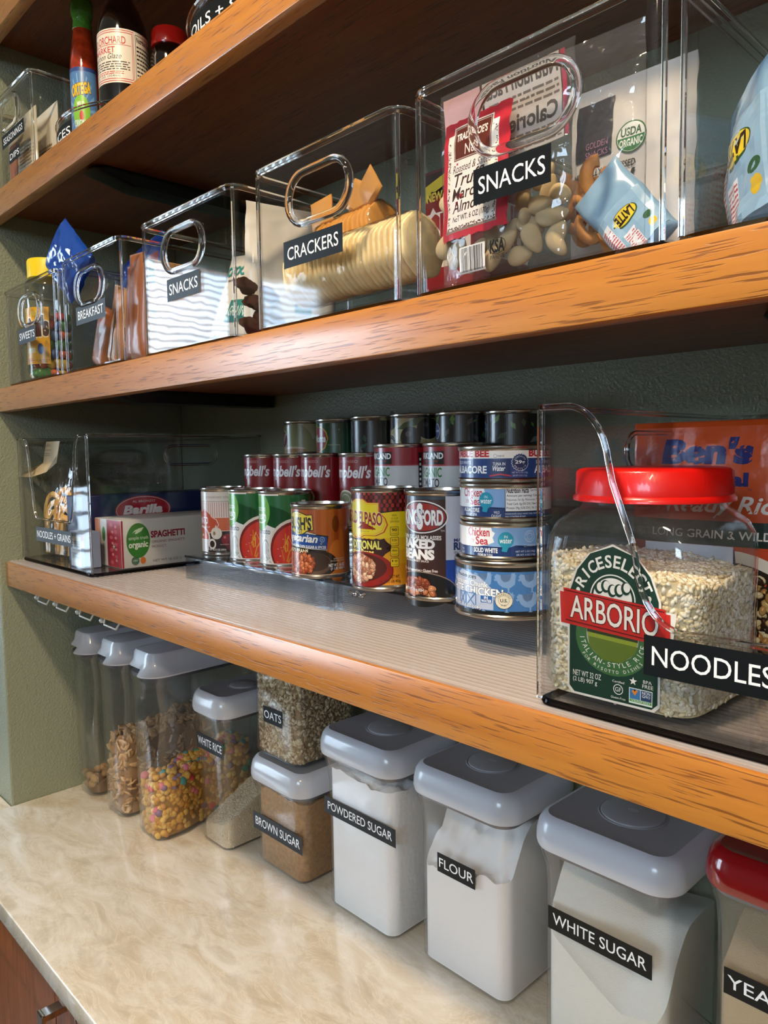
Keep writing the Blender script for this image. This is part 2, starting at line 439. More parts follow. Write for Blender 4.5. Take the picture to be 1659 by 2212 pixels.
# ================================================================== the setting (camera sits at the origin, x runs along the shelves, z up)
XL, YW, YF, ZF, ZC = -1.439, .80, .44, -1.546, 1.36
XR, XO, YB = 1.25, -3.5, -2.5
def struct(name, bm, m): o = obj(name, bm, m, smooth=False); o['kind'] = 'structure'; return o
bm = bmesh.new(); box(bm, XO-.1, XR+.1, YB-.1, YW+.1, ZF-.05, ZF); struct('floor', bm, pmat('floor_oak', '5c4630', .3, vary=.15, vscale=6))
bm = bmesh.new(); box(bm, XO-.1, XR+.1, YB-.1, YW+.1, ZC, ZC+.05); struct('ceiling', bm, pmat('ceiling_paint', 'cfc8b8', .8))
bm = bmesh.new(); box(bm, XL-.12, XR, YW, YW+.1, ZF, ZC); struct('wall_back', bm, SAGE)
bm = bmesh.new(); box(bm, XL-.12, XL, .429, YW, ZF, ZC, .003); struct('wall_left', bm, SAGE)
bm = bmesh.new(); box(bm, XO, XL-.12, .4295, .65, ZF, ZC); struct('wall_beyond', bm, SAGE)
bm = bmesh.new(); box(bm, XR, XR+.1, YB, YW+.1, ZF, ZC); struct('wall_right', bm, ROOM)
F0, F1, G0, G1 = .0, 1.05, .30, 1.15
bm = bmesh.new(); box(bm, XO-.1, F0, YB-.1, YB, ZF, ZC); box(bm, F1, XR+.1, YB-.1, YB, ZF, ZC); box(bm, F0, F1, YB-.1, YB, ZF, G0); box(bm, F0, F1, YB-.1, YB, G1, ZC); struct('wall_front', bm, ROOM)
W0, W1, Z0, Z1 = -2.05, -.84, -.85, 1.02
V0, V1, Q0, Q1 = -.66, -.44, -.56, -.14
bm = bmesh.new()
box(bm, XO-.1, XO, W1, V0, ZF, ZC); box(bm, XO-.1, XO, V1, .65, ZF, ZC); box(bm, XO-.1, XO, V0, V1, ZF, Q0); box(bm, XO-.1, XO, V0, V1, Q1, ZC); box(bm, XO-.1, XO, YB, W0, ZF, ZC); box(bm, XO-.1, XO, W0, W1, ZF, Z0); box(bm, XO-.1, XO, W0, W1, Z1, ZC)
struct('wall_window_side', bm, ROOM)
# window: bright sky pane, frame and slatted blind; the two other panes are added light
w = thing('window_1', None, None, (XO, (W0+W1)/2, (Z0+Z1)/2)); w['kind'] = 'structure'
m, nt, N, L = newmat('sky_seen_through_window')
o = N.new('ShaderNodeOutputMaterial'); e = N.new('ShaderNodeEmission'); e.inputs[0].default_value = (.62, .80, 1, 1); e.inputs[1].default_value = 17.0; L.new(e.outputs[0], o.inputs[0])
m2 = m.copy(); m2.node_tree.nodes['Emission'].inputs[1].default_value = 6.0
bm = bmesh.new(); box(bm, XO-.09, XO-.085, W0, W1, Z0, Z1); obj('window_pane', bm, m, w, True, False)
w3 = thing('added_fill_window', None, None, ((F0+F1)/2, YB, (G0+G1)/2)); w3['kind'] = 'structure'  # added, unseen glowing pane behind the camera: cool fill on the shelf fronts
bm = bmesh.new(); box(bm, F0, F1, YB-.09, YB-.085, G0, G1); m3 = m.copy(); m3.node_tree.nodes['Emission'].inputs[1].default_value = 17.0; obj('window_pane', bm, m3, w3, True, False)
bm = bmesh.new()
for a, b in ((F0, F0+.04), (F1-.04, F1), ((F0+F1)/2-.02, (F0+F1)/2+.02)): box(bm, a, b, YB-.07, YB-.02, G0, G1)
for a, b in ((G0, G0+.05), (G1-.05, G1)): box(bm, F0, F1, YB-.07, YB-.02, a, b)
obj('window_frame', bm, pmat('white_paint', 'e8e6e0', .4), w3, True, False)
w2 = thing('added_glint_window', None, None, (XO, (V0+V1)/2, (Q0+Q1)/2)); w2['kind'] = 'structure'  # added, unseen glowing pane that gives the noodle bin its bluish reflection
bm = bmesh.new(); box(bm, XO-.09, XO-.085, V0, V1, Q0, Q1); obj('window_pane', bm, m2, w2, True, False)
bm = bmesh.new()
for a, b in ((V0, V0+.02), (V1-.02, V1)): box(bm, XO-.07, XO-.02, a, b, Q0, Q1)
for k in range(5): box(bm, XO-.06, XO-.03, V0, V1, Q0+.02+k*.09, Q0+.035+k*.09)
obj('window_frame', bm, pmat('white_paint', 'e8e6e0', .4), w2, True, False)
bm = bmesh.new()
for a, b in ((W0, W0+.05), (W1-.05, W1), ((W0+W1)/2-.025, (W0+W1)/2+.025)): box(bm, XO-.07, XO-.02, a, b, Z0, Z1)
for a, b in ((Z0, Z0+.06), (Z1-.05, Z1), (.1, .14)): box(bm, XO-.07, XO-.02, W0, W1, a, b)
obj('window_frame', bm, pmat('white_paint', 'e8e6e0', .4), w, True, False)
bm = bmesh.new(); z = Z0+.03
while z < Z1-.02:
    r = bmesh.ops.create_cube(bm, size=1)
    for v in r['verts']:
        v.co = Matrix.Rotation(math.radians(30), 3, 'Y') @ Vector((v.co.x*.032, v.co.y*(W1-W0-.02), v.co.z*.003)) + Vector((XO+.02, (W0+W1)/2, z))
    z += .034
obj('window_blind', bm, pmat('blind_slats', 'dedcd4', .5), w, True, False)
# ================================================================== shelves
def shelf(name, label, ztop, lip, zl):
    t = thing(name, label, 'shelf', ((XL+XR)/2, .62, zl))
    bm = bmesh.new(); box(bm, XL+.001, XR-.001, YF+.019, YW-.001, ztop-.0195, ztop-.0005); obj('board', bm, WOOD_SHADED, t, True, False)
    bm = bmesh.new(); box(bm, XL+.001, XR-.001, YF, YF+.019, zl, ztop, .0016, 2); obj('front_edge', bm, WOOD, t, True, True)
    return t
ZA, ZB, ZS = .4468, .1222, -.1858
shelf('wall_shelf', 'highest oak shelf at the top left, only its dark underside showing above the sauce bottles', .735, 1, .69)
shelf('wall_shelf', 'honey oak shelf carrying the sauces turntable and the seasonings bin', ZA, 1, .404)
shelf('wall_shelf', 'honey oak shelf carrying the row of clear snack and cracker bins', ZB, 1, .0815)
shelf('wall_shelf', 'lowest honey oak shelf, with a ribbed clear liner under the cans and rice', ZS, 1, -.2285)
# counter and cabinet
t = thing('countertop', 'cream marbled stone countertop under the sugar and flour containers', 'countertop', (-.5, .56, -.6657))
bm = bmesh.new(); box(bm, XL, XR-.001, .314, YW-.001, -.6657, -.6357, .003, 3); box(bm, -2.3, XL+.004, .314, .428, -.6657, -.6357, .003, 3)
obj('slab', bm, STONE, t, True)
cb = thing('base_cabinet', 'red-brown stained wooden cabinet under the front edge of the countertop', 'cabinet', (-.5, .6, ZF))
bm = bmesh.new(); box(bm, -2.25, XR-.01, .345, .427, ZF+.1, -.667); obj('carcass', bm, CAB, cb, True, False)
for i in range(4):
    x0 = -1.805+.456*i; x1 = x0+.45
    bm = bmesh.new()
    for a, b, c, d in ((x0, x0+.062, -1.40, -.675), (x1-.062, x1, -1.40, -.675), (x0+.062, x1-.062, -.737, -.675), (x0+.062, x1-.062, -1.40, -1.338)): box(bm, a, b, .325, .345, c, d, .002, 1)
    box(bm, x0+.06, x1-.06, .334, .343, -1.345, -.73)
    dr = obj('door', bm, CAB, cb, True)
    hx = x1-.032 if i < 2 else x0+.032
    bm = bmesh.new()
    box(bm, hx-.009, hx+.009, .295, .300, -.82, -.683, .0015, 2); box(bm, hx-.008, hx+.008, .298, .325, -.692, -.684); box(bm, hx-.008, hx+.008, .298, .325, -.82, -.812)
    h = obj('door_handle', bm, CHR, dr, smooth=False); h.location = -cb.location
# ribbed clear liner lying on the lowest shelf
t = thing('shelf_liner', 'ribbed clear plastic liner lying along the lowest oak shelf', 'shelf liner', (-.1, .62, ZS))
bm = bmesh.new(); prof = []; y = .4435
while y < .797:
    for dy_, dz_ in ((0, 0), (.0030, 0), (.0036, .0014), (.0046, .0022), (.0062, .0022), (.0070, .0012)): prof.append((y+dy_, ZS+.0007+dz_))
    y += .0075
rows = [[(x, p[0], p[1]) for p in prof]+[(x, p[0], ZS+.0002) for p in reversed(prof)] for x in (XL+.004, XR-.004)]
loft(bm, rows)
m, nt, N, L = newmat('ribbed_liner_plastic')
o = N.new('ShaderNodeOutputMaterial'); tr = N.new('ShaderNodeBsdfTransparent'); p = N.new('ShaderNodeBsdfPrincipled')
p.inputs['Base Color'].default_value = (.66, .60, .56, 1); p.inputs['Roughness'].default_value = .2; p.inputs['Coat Weight'].default_value = .8; p.inputs['Coat Roughness'].default_value = .1
mx = N.new('ShaderNodeMixShader'); mx.inputs[0].default_value = .42
L.new(tr.outputs[0], mx.inputs[1]); L.new(p.outputs[0], mx.inputs[2]); L.new(mx.outputs[0], o.inputs[0])
obj('ribbed_sheet', bm, m, t, True)
# brackets
def bracket(label, x0, x1, y0, zt):
    t = thing('shelf_bracket', label, 'bracket', ((x0+x1)/2, .79, zt-.03), group=None)
    bm = bmesh.new()
    loft(bm, [at(rr(x0, x1, y0+.012, YW-.001, .010), zt-.0005), at(rr(x0, x1, y0, YW-.001, .016), zt-.006), at(rr(x0+.003, x1-.003, y0+.06, YW-.001, .01), zt-.02)])
    obj('bar', bm, BLK, t, True)
    bm = bmesh.new(); lathe(bm, [(.003, zt-.008), (.003, zt-.0135), (.001, zt-.015)], 12, x0+.004, y0+.07); obj('screw', bm, CHR, t, True)
bracket('black metal bracket under the shelf of sauces, above the empty space over the snack bins', -1.147, -1.098, .485, ZA-.0195)
bracket('black metal bracket under the bin shelf at the right edge, above the rice', -.212, -.165, .585, ZB-.0195)
bracket('black metal bracket under the bin shelf, over the noodles bin and the soup cans', -1.147, -1.098, .485, ZB-.0195)
# white wire hooks under the lowest shelf
for i, (x, lab) in enumerate(((-1.36, 'white wire hook nearest the left wall under the lowest shelf'), (-1.275, 'second white wire hook from the left wall under the lowest shelf'),
                              (-1.18, 'third white wire hook from the left wall, above the furthest cereal container'), (-1.09, 'white wire hook nearest the camera, above the cereal container lids'))):
    t = thing('wire_hook', lab, 'hook', (x, .468, -.206), group='wire hooks under the lowest shelf')
    zt = -.2053
    bm = bmesh.new()
    tube(bm, [(0, .0, .0), (0, 0, -.036), (.006, -.004, -.043), (.045, -.004, -.044), (.050, 0, -.034), (.05, 0, 0)], .0015, 8); obj('wire', bm, WHT, t)
    bm = bmesh.new(); blob(bm, (-.012, 0, -.040), .0042); tube(bm, [(-.012, 0, 0), (-.012, 0, -.038)], .0012); obj('end_knob', bm, WHT, t)
# ================================================================== clear bins
def wallstrip(bm, path, z0, z1, t):
    """upright wall of thickness t that follows an open plan path (outer face given)"""
    P = [Vector((p[0], p[1], 0)) for p in path]; inner = []
    for i, p in enumerate(P):
        a = P[max(i-1, 0)]; b = P[min(i+1, len(P)-1)]; d = (b-a).normalized(); n = Vector((-d.y, d.x, 0)); inner.append(p+n*t)
    loft(bm, [[(p.x, p.y, z0), (q.x, q.y, z0), (q.x, q.y, z1), (p.x, p.y, z1)] for p, q in zip(P, inner)])
def stadium(cx, cz, hx, hz, n=10):
    out = []
    r = hz
    for a0, ox in ((-90, hx-r), (90, -(hx-r))):
        for k in range(n+1):
            a = math.radians(a0+180*k/n); out.append((cx+ox+r*math.cos(a), cz+r*math.sin(a)))
    return out
def panel_hole(bm, x0, x1, z0, z1, y, t, hole):
    n = len(hole); cx = sum(p[0] for p in hole)/n; cz = sum(p[1] for p in hole)/n
    outer = []
    for px, pz in hole:
        dx, dz = px-cx, pz-cz
        k = min([(x1-cx)/dx if dx > 1e-9 else 1e9, (x0-cx)/dx if dx < -1e-9 else 1e9, (z1-cz)/dz if dz > 1e-9 else 1e9, (z0-cz)/dz if dz < -1e-9 else 1e9])
        outer.append([cx+dx*k, cz+dz*k])
    for X, Z in ((x0, z0), (x1, z0), (x1, z1), (x0, z1)):   # snap the nearest ring points to the corners
        i = min(range(n), key=lambda i: (outer[i][0]-X)**2+(outer[i][1]-Z)**2); outer[i] = [X, Z]
    A = [bm.verts.new((p[0], y, p[1])) for p in outer]; B = [bm.verts.new((p[0], y, p[1])) for p in hole]
    A2 = [bm.verts.new((p[0], y+t, p[1])) for p in outer]; B2 = [bm.verts.new((p[0], y+t, p[1])) for p in hole]
    for i in range(n):
        j = (i+1) % n
        for q in ((A[i], A[j], B[j], B[i]), (A2[j], A2[i], B2[i], B2[j]), (B[i], B[j], B2[j], B2[i]), (A[j], A[i], A2[i], A2[j])):
            bm.faces.new(q)
def clear_bin(name, label, x0, x1, y0, y1, z0, h, txt, lab, group='clear bins on the bin shelf', hole=True):
    t = thing(name, label, 'bin', ((x0+x1)/2, (y0+y1)/2, z0), group=group)
    r = .014; th = .0022; zb = z0+.0035; z1 = z0+h
    bm = bmesh.new()
    path = [(x0+r, y0)]
    for cx, cy, a0 in ((x0+r, y0+r, 270), (x0+r, y1-r, 180), (x1-r, y1-r, 90), (x1-r, y0+r, 0)):
        for k in range(7):
            a = math.radians(a0-90*k/6); path.append((cx+r*math.cos(a), cy+r*math.sin(a)))
    path = path[1:]
    path = [(x, y) for x, y in path]
    # walk clockwise so the inner face lies inside
    P = path
    bmesh_path = list(reversed(P))
    wallstrip(bm, bmesh_path, zb, z1, th)
    cx = (x0+x1)/2; cz = z0+.114
    if hole: panel_hole(bm, x0+r, x1-r, zb, z1, y0, th, stadium(cx, cz, .041, .0205))
    loft(bm, [at(rr(x0+.002, x1-.002, y0+.002, y1-.002, r), zb), at(rr(x0+.002, x1-.002, y0+.002, y1-.002, r), zb+.0025)])
    obj('body', bm, CLR, t, True)
    for sx, sg in ((x0, 1), (x1, -1)):
        bm = bmesh.new(); tube(bm, [(sx+sg*r*.30, y0+r*.30, z0+.004), (sx+sg*r*.30, y0+r*.30, z1-.002)], .0019, 8); obj('corner_edge', bm, BEAD, t, True)
    bm = bmesh.new(); R = rr(x0+.0008, x1-.0008, y0+.0008, y1-.0008, r, 6)
    tube(bm, at(R, z1-.001), .0033, 8, True); obj('rim', bm, BEAD, t, True)
    bm = bmesh.new(); loft(bm, [at(rr(x0+.004, x1-.004, y0+.003, y1-.004, r-.002), z0+.0004), at(rr(x0, x1, y0-.0004, y1, r), z0+.0034)]); obj('base', bm, BEAD, t, True)
    if hole:
        bm = bmesh.new(); tube(bm, [(p[0], y0+.0005, p[1]) for p in stadium(cx, cz, .0435, .023, 12)], .0038, 10, True); obj('handle_ring', bm, BEAD, t, True)
    if lab: tape(t, txt, lab[0], lab[1], y0-.0006, lab[2], lab[3])
    return t
YB0, YB1, HB = .4455, .785, .158
clear_bin('clear_bin', 'clear bin with tape label SWEETS holding a candy jar, beside the left wall', -1.392, -1.157, YB0, YB1, ZB, HB, 'SWEETS', (-1.327, -1.249, .186, .21))
clear_bin('clear_bin', 'clear bin with tape label BREAKFAST holding brown snack packets', -1.143, -.946, YB0, YB1, ZB, HB+.003, 'BREAKFAST', (-1.089, -.992, .187, .212))
clear_bin('clear_bin', 'clear bin left of CRACKERS, its SNACKS label hidden by window glare', -.890, -.683, YB0, YB1, ZB, HB, 'SNACKS', (-.823, -.749, .18, .2055))
clear_bin('clear_bin', 'clear bin with tape label CRACKERS holding wrapped cracker sleeves', -.646, -.440, YB0, YB1, ZB, HB-.002, 'CRACKERS', (-.5945, -.5085, .1765, .2015))
clear_bin('clear_bin', 'clear bin with big tape label SNACKS holding nuts', -.4255, -.2145, YB0, YB1, ZB, HB-.001, 'SNACKS', (-.3618, -.295, .18, .2055))
clear_bin('clear_bin', 'clear bin cut off by the right edge of the photo, right of the nuts', -.211, -.002, YB0, YB1, ZB, HB-.001, '', None, hole=True)
tb = clear_bin('clear_bin', 'clear bin labelled SEASONINGS and DIPS on the sauce shelf at the far left', -1.433, -1.238, .45, .785, ZA, .150, 'SEASONINGS', (-1.37, -1.267, .5115, .5325), group=None)
tape(tb, 'DIPS', -1.34, -1.291, .4494, .4805, .5)
# open-front bins on the lowest shelf
def open_bin(label, x0, x1, y0, y1, z0, h, txt, lab, cut):
    t = thing('open_front_bin', label, 'bin', ((x0+x1)/2, (y0+y1)/2, z0), group='open-front bins on the lowest shelf')
    r = .004; th = .0025; zb = z0+.005; z1 = z0+h
    bm = bmesh.new(); path = []
    for cx, cy, a0, rr_ in ((x0+r, y0+r, 270, r), (x0+.02, y1-.02, 180, .02), (x1-.02, y1-.02, 90, .02), (x1-r, y0+r, 0, r)):
        for k in range(7):
            a = math.radians(a0-90*k/6); path.append((cx+rr_*math.cos(a), cy+rr_*math.sin(a)))
    wallstrip(bm, list(reversed(path)), zb, z1, th)
    # front panel whose upper edge dips in a wide U
    e, cd, low = cut   # flat shoulder, width of the falling curve, height of the low edge
    def top(x):
        d = min(x-x0, x1-x)
        if d < e: return z1
        u = min(1, (d-e)/cd)
        if u >= 1: return low
        if u < .38: return z1-(1-math.sqrt(max(0, 1-(u/.38)**2)))*(z1-low)*.30
        if u < .62: return z1-(z1-low)*(.30+.38*(u-.38)/.24)
        return low+(1-math.sqrt(max(0, 1-((1-u)/.38)**2)))*(z1-low)*.32
    xs = sorted(set([x0+r+(x1-x0-2*r)*i/60 for i in range(61)]+[x0+e+cd*i/24 for i in range(25)]+[x1-e-cd*i/24 for i in range(25)]))
    loft(bm, [[(x, y0, zb), (x, y0+th, zb), (x, y0+th, top(x)), (x, y0, top(x))] for x in xs])
    loft(bm, [at(rr(x0+.001, x1-.001, y0+.001, y1-.001, .01), zb-.002), at(rr(x0+.001, x1-.001, y0+.001, y1-.001, .01), zb+.001)])
    obj('body', bm, CLRD, t, True)
    bm = bmesh.new(); tube(bm, [(x, y0+.001, top(x)) for x in xs], .0022, 8)
    back = [(p[0], p[1], z1) for p in path]
    tube(bm, back, .0021, 8); obj('rim', bm, BEAD, t, True)
    bm = bmesh.new()
    for sx in (x0+.001, x1-.001):
        bm = bmesh.new(); tube(bm, [(sx, y0+.001, zb), (sx, y0+.001, z1)], .002, 8); obj('corner_post', bm, BEAD, t, True)
    bm = bmesh.new(); tube(bm, at(rr(x0+.002, x1-.002, y0+.0015, y1-.002, .008), z0+.003), .0028, 8, True); obj('base_rim', bm, glass('smoked_base', (.25, .25, .27)), t, True)
    for sx, nm in ((x1, 0), (x0, 1)):
        bm = bmesh.new(); yc = y0+.175; zc = z1-.032
        tube(bm, [(sx, yc+(p[0]), zc+p[1]) for p in stadium(0, 0, .048, .0155, 8)], .0022, 8, True); obj('side_handle', bm, BEAD, t, True)
    tape(t, txt, lab[0], lab[1], y0-.0006, lab[2], lab[3], .93)
    return t
ZL = ZS+.0024
open_bin('open-front clear bin of spaghetti and pasta by the left wall, its label caught by glare', -1.424, -1.125, .466, .79, ZL, .2165, 'NOODLES + GRAINS', (-1.352, -1.196, -.1425, -.118), (.030, .052, -.104))
open_bin('open-front clear bin at the right edge holding the rice jar with red lid', -.308, -.006, .449, .79, ZL, .2135, 'NOODLES + GRAINS', (-.2265, -.0675, -.1445, -.1185), (.022, .085, -.1145))
# ================================================================== flip-lid containers on the counter
def fill_mass(bm, ring, z0, hf, n=16):
    cx = sum(p[0] for p in ring)/len(ring); cy = sum(p[1] for p in ring)/len(ring)
    rings = [[(x, y, z0) for x, y in ring]]
    rings.append([(x, y, hf(x, y)) for x, y in ring])
    for k in range(1, n):
        s = 1-k/n
        rings.append([(cx+(x-cx)*s, cy+(y-cy)*s, hf(cx+(x-cx)*s, cy+(y-cy)*s)) for x, y in ring])
    loft(bm, rings)
def dense(ring, m=5):
    out = []
    for i in range(len(ring)):
        a, b = ring[i], ring[(i+1) % len(ring)]
        d = math.hypot(a[0]-b[0], a[1]-b[1]); k = max(1, int(d/.004))
        for j in range(k): out.append((a[0]+(b[0]-a[0])*j/k, a[1]+(b[1]-a[1])*j/k))
    return out
def pop_tub(label, x0, x1, y0, y1, z0, h, lid=GREY, lidt=GREYT, btn=.030, txt=None, lab=None, name='storage_container', group='push-button storage containers', hang=.010):
    t = thing(name, label, 'container', ((x0+x1)/2, (y0+y1)/2, z0), group=group)
    r = .018; zt = z0+h; zl = zt-.036
    def O(d, rad=r): return rr(x0-d, x1+d, y0-d, y1+d, rad+d, 6)
    bm = bmesh.new()
    outer = [(-.009, z0+.0004), (-.003, z0+.003), (0, z0+.009), (.0, zl-.045), (.002, zl-.022), (.007, zl-.006), (.0075, zl+.004)]
    inner = [(d-.003, max(z, z0+.004)) for d, z in reversed(outer)]
    loft(bm, [at(O(d), z) for d, z in outer]+[at(O(d), z) for d, z in inner])
    obj('body', bm, TUB, t, True)
    bm = bmesh.new(); loft(bm, [at(O(.003), zl-.006), at(O(.0045), zl+.002)]); obj('gasket', bm, GASK, t, True)
    bm = bmesh.new()
    loft(bm, [at(O(.002), zl), at(O(hang), zl+.001), at(O(hang+.0015), zl+.006), at(O(hang+.001), zl+.016), at(O(hang-.0015), zl+.026), at(O(hang-.006), zl+.0325), at(O(hang-.011), zl+.0345)], cap1=False)
    ld = obj('lid', bm, lid, t, True)
    bm = bmesh.new(); loft(bm, [at(O(hang-.011), zl+.0345), at(O(hang-.018), zl+.0335)], cap0=False); q = obj('lid_top', bm, lidt, ld, smooth=True); q.location = -t.location
    cx, cy = (x0+x1)/2, (y0+y1)/2
    bm = bmesh.new()
    lathe(bm, [(btn+.003, zl+.0336), (btn+.0022, zl+.0343), (btn+.0012, zl+.0337), (btn, zl+.0337), (btn-.0004, zl+.0352), (btn-.003, zl+.0362), (0, zl+.0364)], 48, cx, cy)
    q = obj('push_button', bm, lidt, ld); q.location = -t.location
    a = Art().ring(0, 0, 5.2, 3.2, .5, 'd8d8da' if lid is GREY else 'a23038').text('OXO', -3.2, 3.2, -1.3, 1.3, 'd8d8da' if lid is GREY else 'a23038')
    bm = a.build(on_flat((cx, cy, zl+.0365), (1, 0, 0), (0, 1, 0), (0, 0, 1))); q2 = obj('emblem', bm, printed(), ld, raw=True); q2.location = -t.location
    if txt: tape(t, txt, lab[0], lab[1], y0-.0006, lab[2], lab[3], .9)
    return t
KZ = -.6357
T = {}
pop_tub('big square container labelled POWDERED SUGAR with grey lid', -.797, -.663, .644, .772, KZ, .258, txt='POWDERED SUGAR', lab=(-.796, -.6545, -.501, -.4765))
pop_tub('big square container labelled FLOUR with grey lid', -.626, -.489, .653, .782, KZ, .2555, txt='FLOUR', lab=(-.592, -.533, -.5085, -.4845))
pop_tub('big square container labelled WHITE SUGAR with pale grey lid', -.441, -.302, .649, .785, KZ, .256, txt='WHITE SUGAR', lab=(-.431, -.315, -.504, -.479), btn=.033)
pop_tub('container with dark red lid labelled YEAST, cut off by the right edge', -.262, -.14, .652, .775, KZ, .286, DRED, DRED, txt='YEAST', lab=(-.250, -.185, -.482, -.4575), group=None)
pop_tub('small square container labelled BROWN SUGAR beneath the oats', -.967, -.846, .640, .765, KZ, .172, txt='BROWN SUGAR', lab=(-.969, -.8445, -.5835, -.556), hang=.009)
pop_tub('square container labelled OATS stacked on the brown sugar', -.969, -.856, .642, .763, KZ+.1733, .195, txt='OATS', lab=(-.937, -.889, -.4055, -.3805), group=None)
pop_tub('narrow container labelled WHITE RICE with grey lid', -1.090, -1.008, .613, .745, KZ, .257, btn=.022, txt='WHITE RICE', lab=(-1.0885, -1.0085, -.4785, -.452))
# tall pour-spout cereal containers
def cereal_tub(label, x0, x1, y0, y1, z0, h):
    t = thing('cereal_container', label, 'container', ((x0+x1)/2, (y0+y1)/2, z0), group='tall cereal containers')
    cx, cy = (x0+x1)/2, (y0+y1)/2; L_ = (y1-y0)/2
    def O(d, pinch=.011, rad=.022):
        R = dense(rr(x0-d, x1+d, y0-d, y1+d, rad+d, 6))
        out = []
        for x, y in R:
            k = math.exp(-((y-cy-.01)/(.045))**4)*pinch
            out.append((x-math.copysign(min(k, abs(x-cx)), x-cx), y))
        return out
    zt = z0+h; zl = zt-.038
    bm = bmesh.new()
    outer = [(-.008, z0+.0004), (-.003, z0+.003), (0, z0+.010), (.003, zl-.02), (.006, zl-.012), (.0065, zl-.002)]
    inner = [(d-.0028, max(z, z0+.004)) for d, z in reversed(outer)]
    pn = lambda z: .011 if z < zl-.06 else 0.002
    loft(bm, [at(O(d, pn(z)), z) for d, z in outer[:3]+[(0.002, zl-.075), (.0024, zl-.055)]+outer[3:]]+[at(O(d, pn(z)), z) for d, z in inner[:3]+[(-.0002, zl-.055), (-.0006, zl-.075)]+inner[3:]])
    obj('body', bm, TUB, t, True)
    bm = bmesh.new(); loft(bm, [at(O(.002, 0), zl-.008), at(O(.0035, 0), zl+.001)]); obj('gasket', bm, GASK, t, True)
    bm = bmesh.new()
    loft(bm, [at(O(.003, 0), zl-.001), at(O(.0135, 0), zl+.0005), at(O(.0145, 0), zl+.003), at(O(.006, 0), zl+.011), at(O(.0, 0), zl+.019), at(O(-.002, 0), zl+.032), at(O(-.005, 0), zl+.0365), at(O(-.010, 0), zl+.038)])
    obj('lid', bm, GREY, t, True)
    return t
cereal_tub('nearest tall cereal container, of yellow puffs and coloured pieces', -1.192, -1.112, .549, .745, KZ, .318)
cereal_tub('middle tall cereal container, of tan cereal squares', -1.310, -1.232, .545, .745, KZ, .3165)
cereal_tub('furthest tall cereal container by the left wall, nearly empty', -1.4215, -1.352, .542, .74, KZ, .3135)
# ================================================================== stepped riser
t = thing('can_riser', 'clear stepped riser carrying the three rows of food cans', 'riser', (-.62, .66, ZL))
RZ = (-.1486, -.100, -.0605); RY = (.560, .640, .7175, .794)
SM = thin('smoke_plastic', (.88, .90, .92), .06, .02); x0r, xm, x1r = -1.010, -.668, -.318
for k in range(3):
    bm = bmesh.new(); box(bm, x0r, x1r, RY[k], RY[k+1]-.002, RZ[k]-.003, RZ[k]-.0005, .0006, 1); obj('step', bm, SM, t, True)
    bm = bmesh.new(); lo = ZL+.0005 if k == 0 else RZ[k-1]
    box(bm, x0r, xm, RY[k], RY[k]+.0022, lo, RZ[k]-.003); obj('riser_face', bm, SM, t, True)
    bm = bmesh.new(); box(bm, xm+.002, x1r, RY[k]+.004, RY[k]+.0062, lo, RZ[k]-.003); obj('riser_face', bm, SM, t, True)
bm = bmesh.new(); box(bm, x0r, x0r+.002, RY[0], RY[3], ZL+.0005, RZ[0]-.003); obj('side_panel', bm, SM, t, True)
bm = bmesh.new(); tube(bm, [(x0r, RY[0], RZ[0]-.001), (x1r, RY[0], RZ[0]-.001)], .0016, 8); obj('front_bead', bm, glass('smoke_bead', (.55, .58, .62)), t, True)
bm = bmesh.new(); loft(bm, [at(rr(xm-.03, xm+.004, RY[0]-.004, RY[0]+.012, .002), ZL+.0005), at(rr(xm-.03, xm+.004, RY[0]-.004, RY[0]+.012, .002), RZ[0]-.003)]); obj('connector', bm, thin('connector_plastic', (.9, .92, .94), .08, .03), t, True)
bm = bmesh.new()
for q in (xm+.03, xm+.042): tube(bm, [(q, RY[0]-.001, RZ[0]-.008), (q+.008, RY[0]-.003, RZ[0]-.011), (q+.014, RY[0]-.001, RZ[0]-.009)], .002, 6)
obj('clip', bm, BEAD, t, True)
# ================================================================== food cans
def can(label, x, y, z, r, h, art, group, bevel_bottom=True, lid_dark=False):
    t = thing('food_can', label, 'can', (x, y, z), group=group)
    bm = bmesh.new(); i = .0012
    lathe(bm, [(r-.010, .0020), (r-.0030, .0022), (r-.0018, 0), (r-.0004, .0004), (r, .0014), (r, .0032), (r-i, .0046), (r-i, h-.0050), (r-i*.5, h-.0042), (r, h-.0034), (r, h-.0010), (r-.0008, h), (r-.0020, h-.0004), (r-.0026, h-.0040), (r-.0050, h-.0044), (r-.0065, h-.0034), (r-.014, h-.0034), (r-.016, h-.0042), (0, h-.0042)], 64)
    obj('metal_body', bm, TIN, t)
    put('paper_label', art, on_cyl(r-i+.0001, 0), t, dx=4, m=PRC)
    return t
def base(h, col, lo=5., hi=None):
    return Art().rect(-130, 230, lo, (hi or h-6.5), col)
def wob(x0, x1, y, amp, n, seed): 
    rd = random.Random(seed); return [(x0+(x1-x0)*i/n, y+rd.uniform(-amp, amp)) for i in range(n+1)]
BN = ['a8532c', 'b9633a', '9a4522', 'c27246', '8a3a1c']
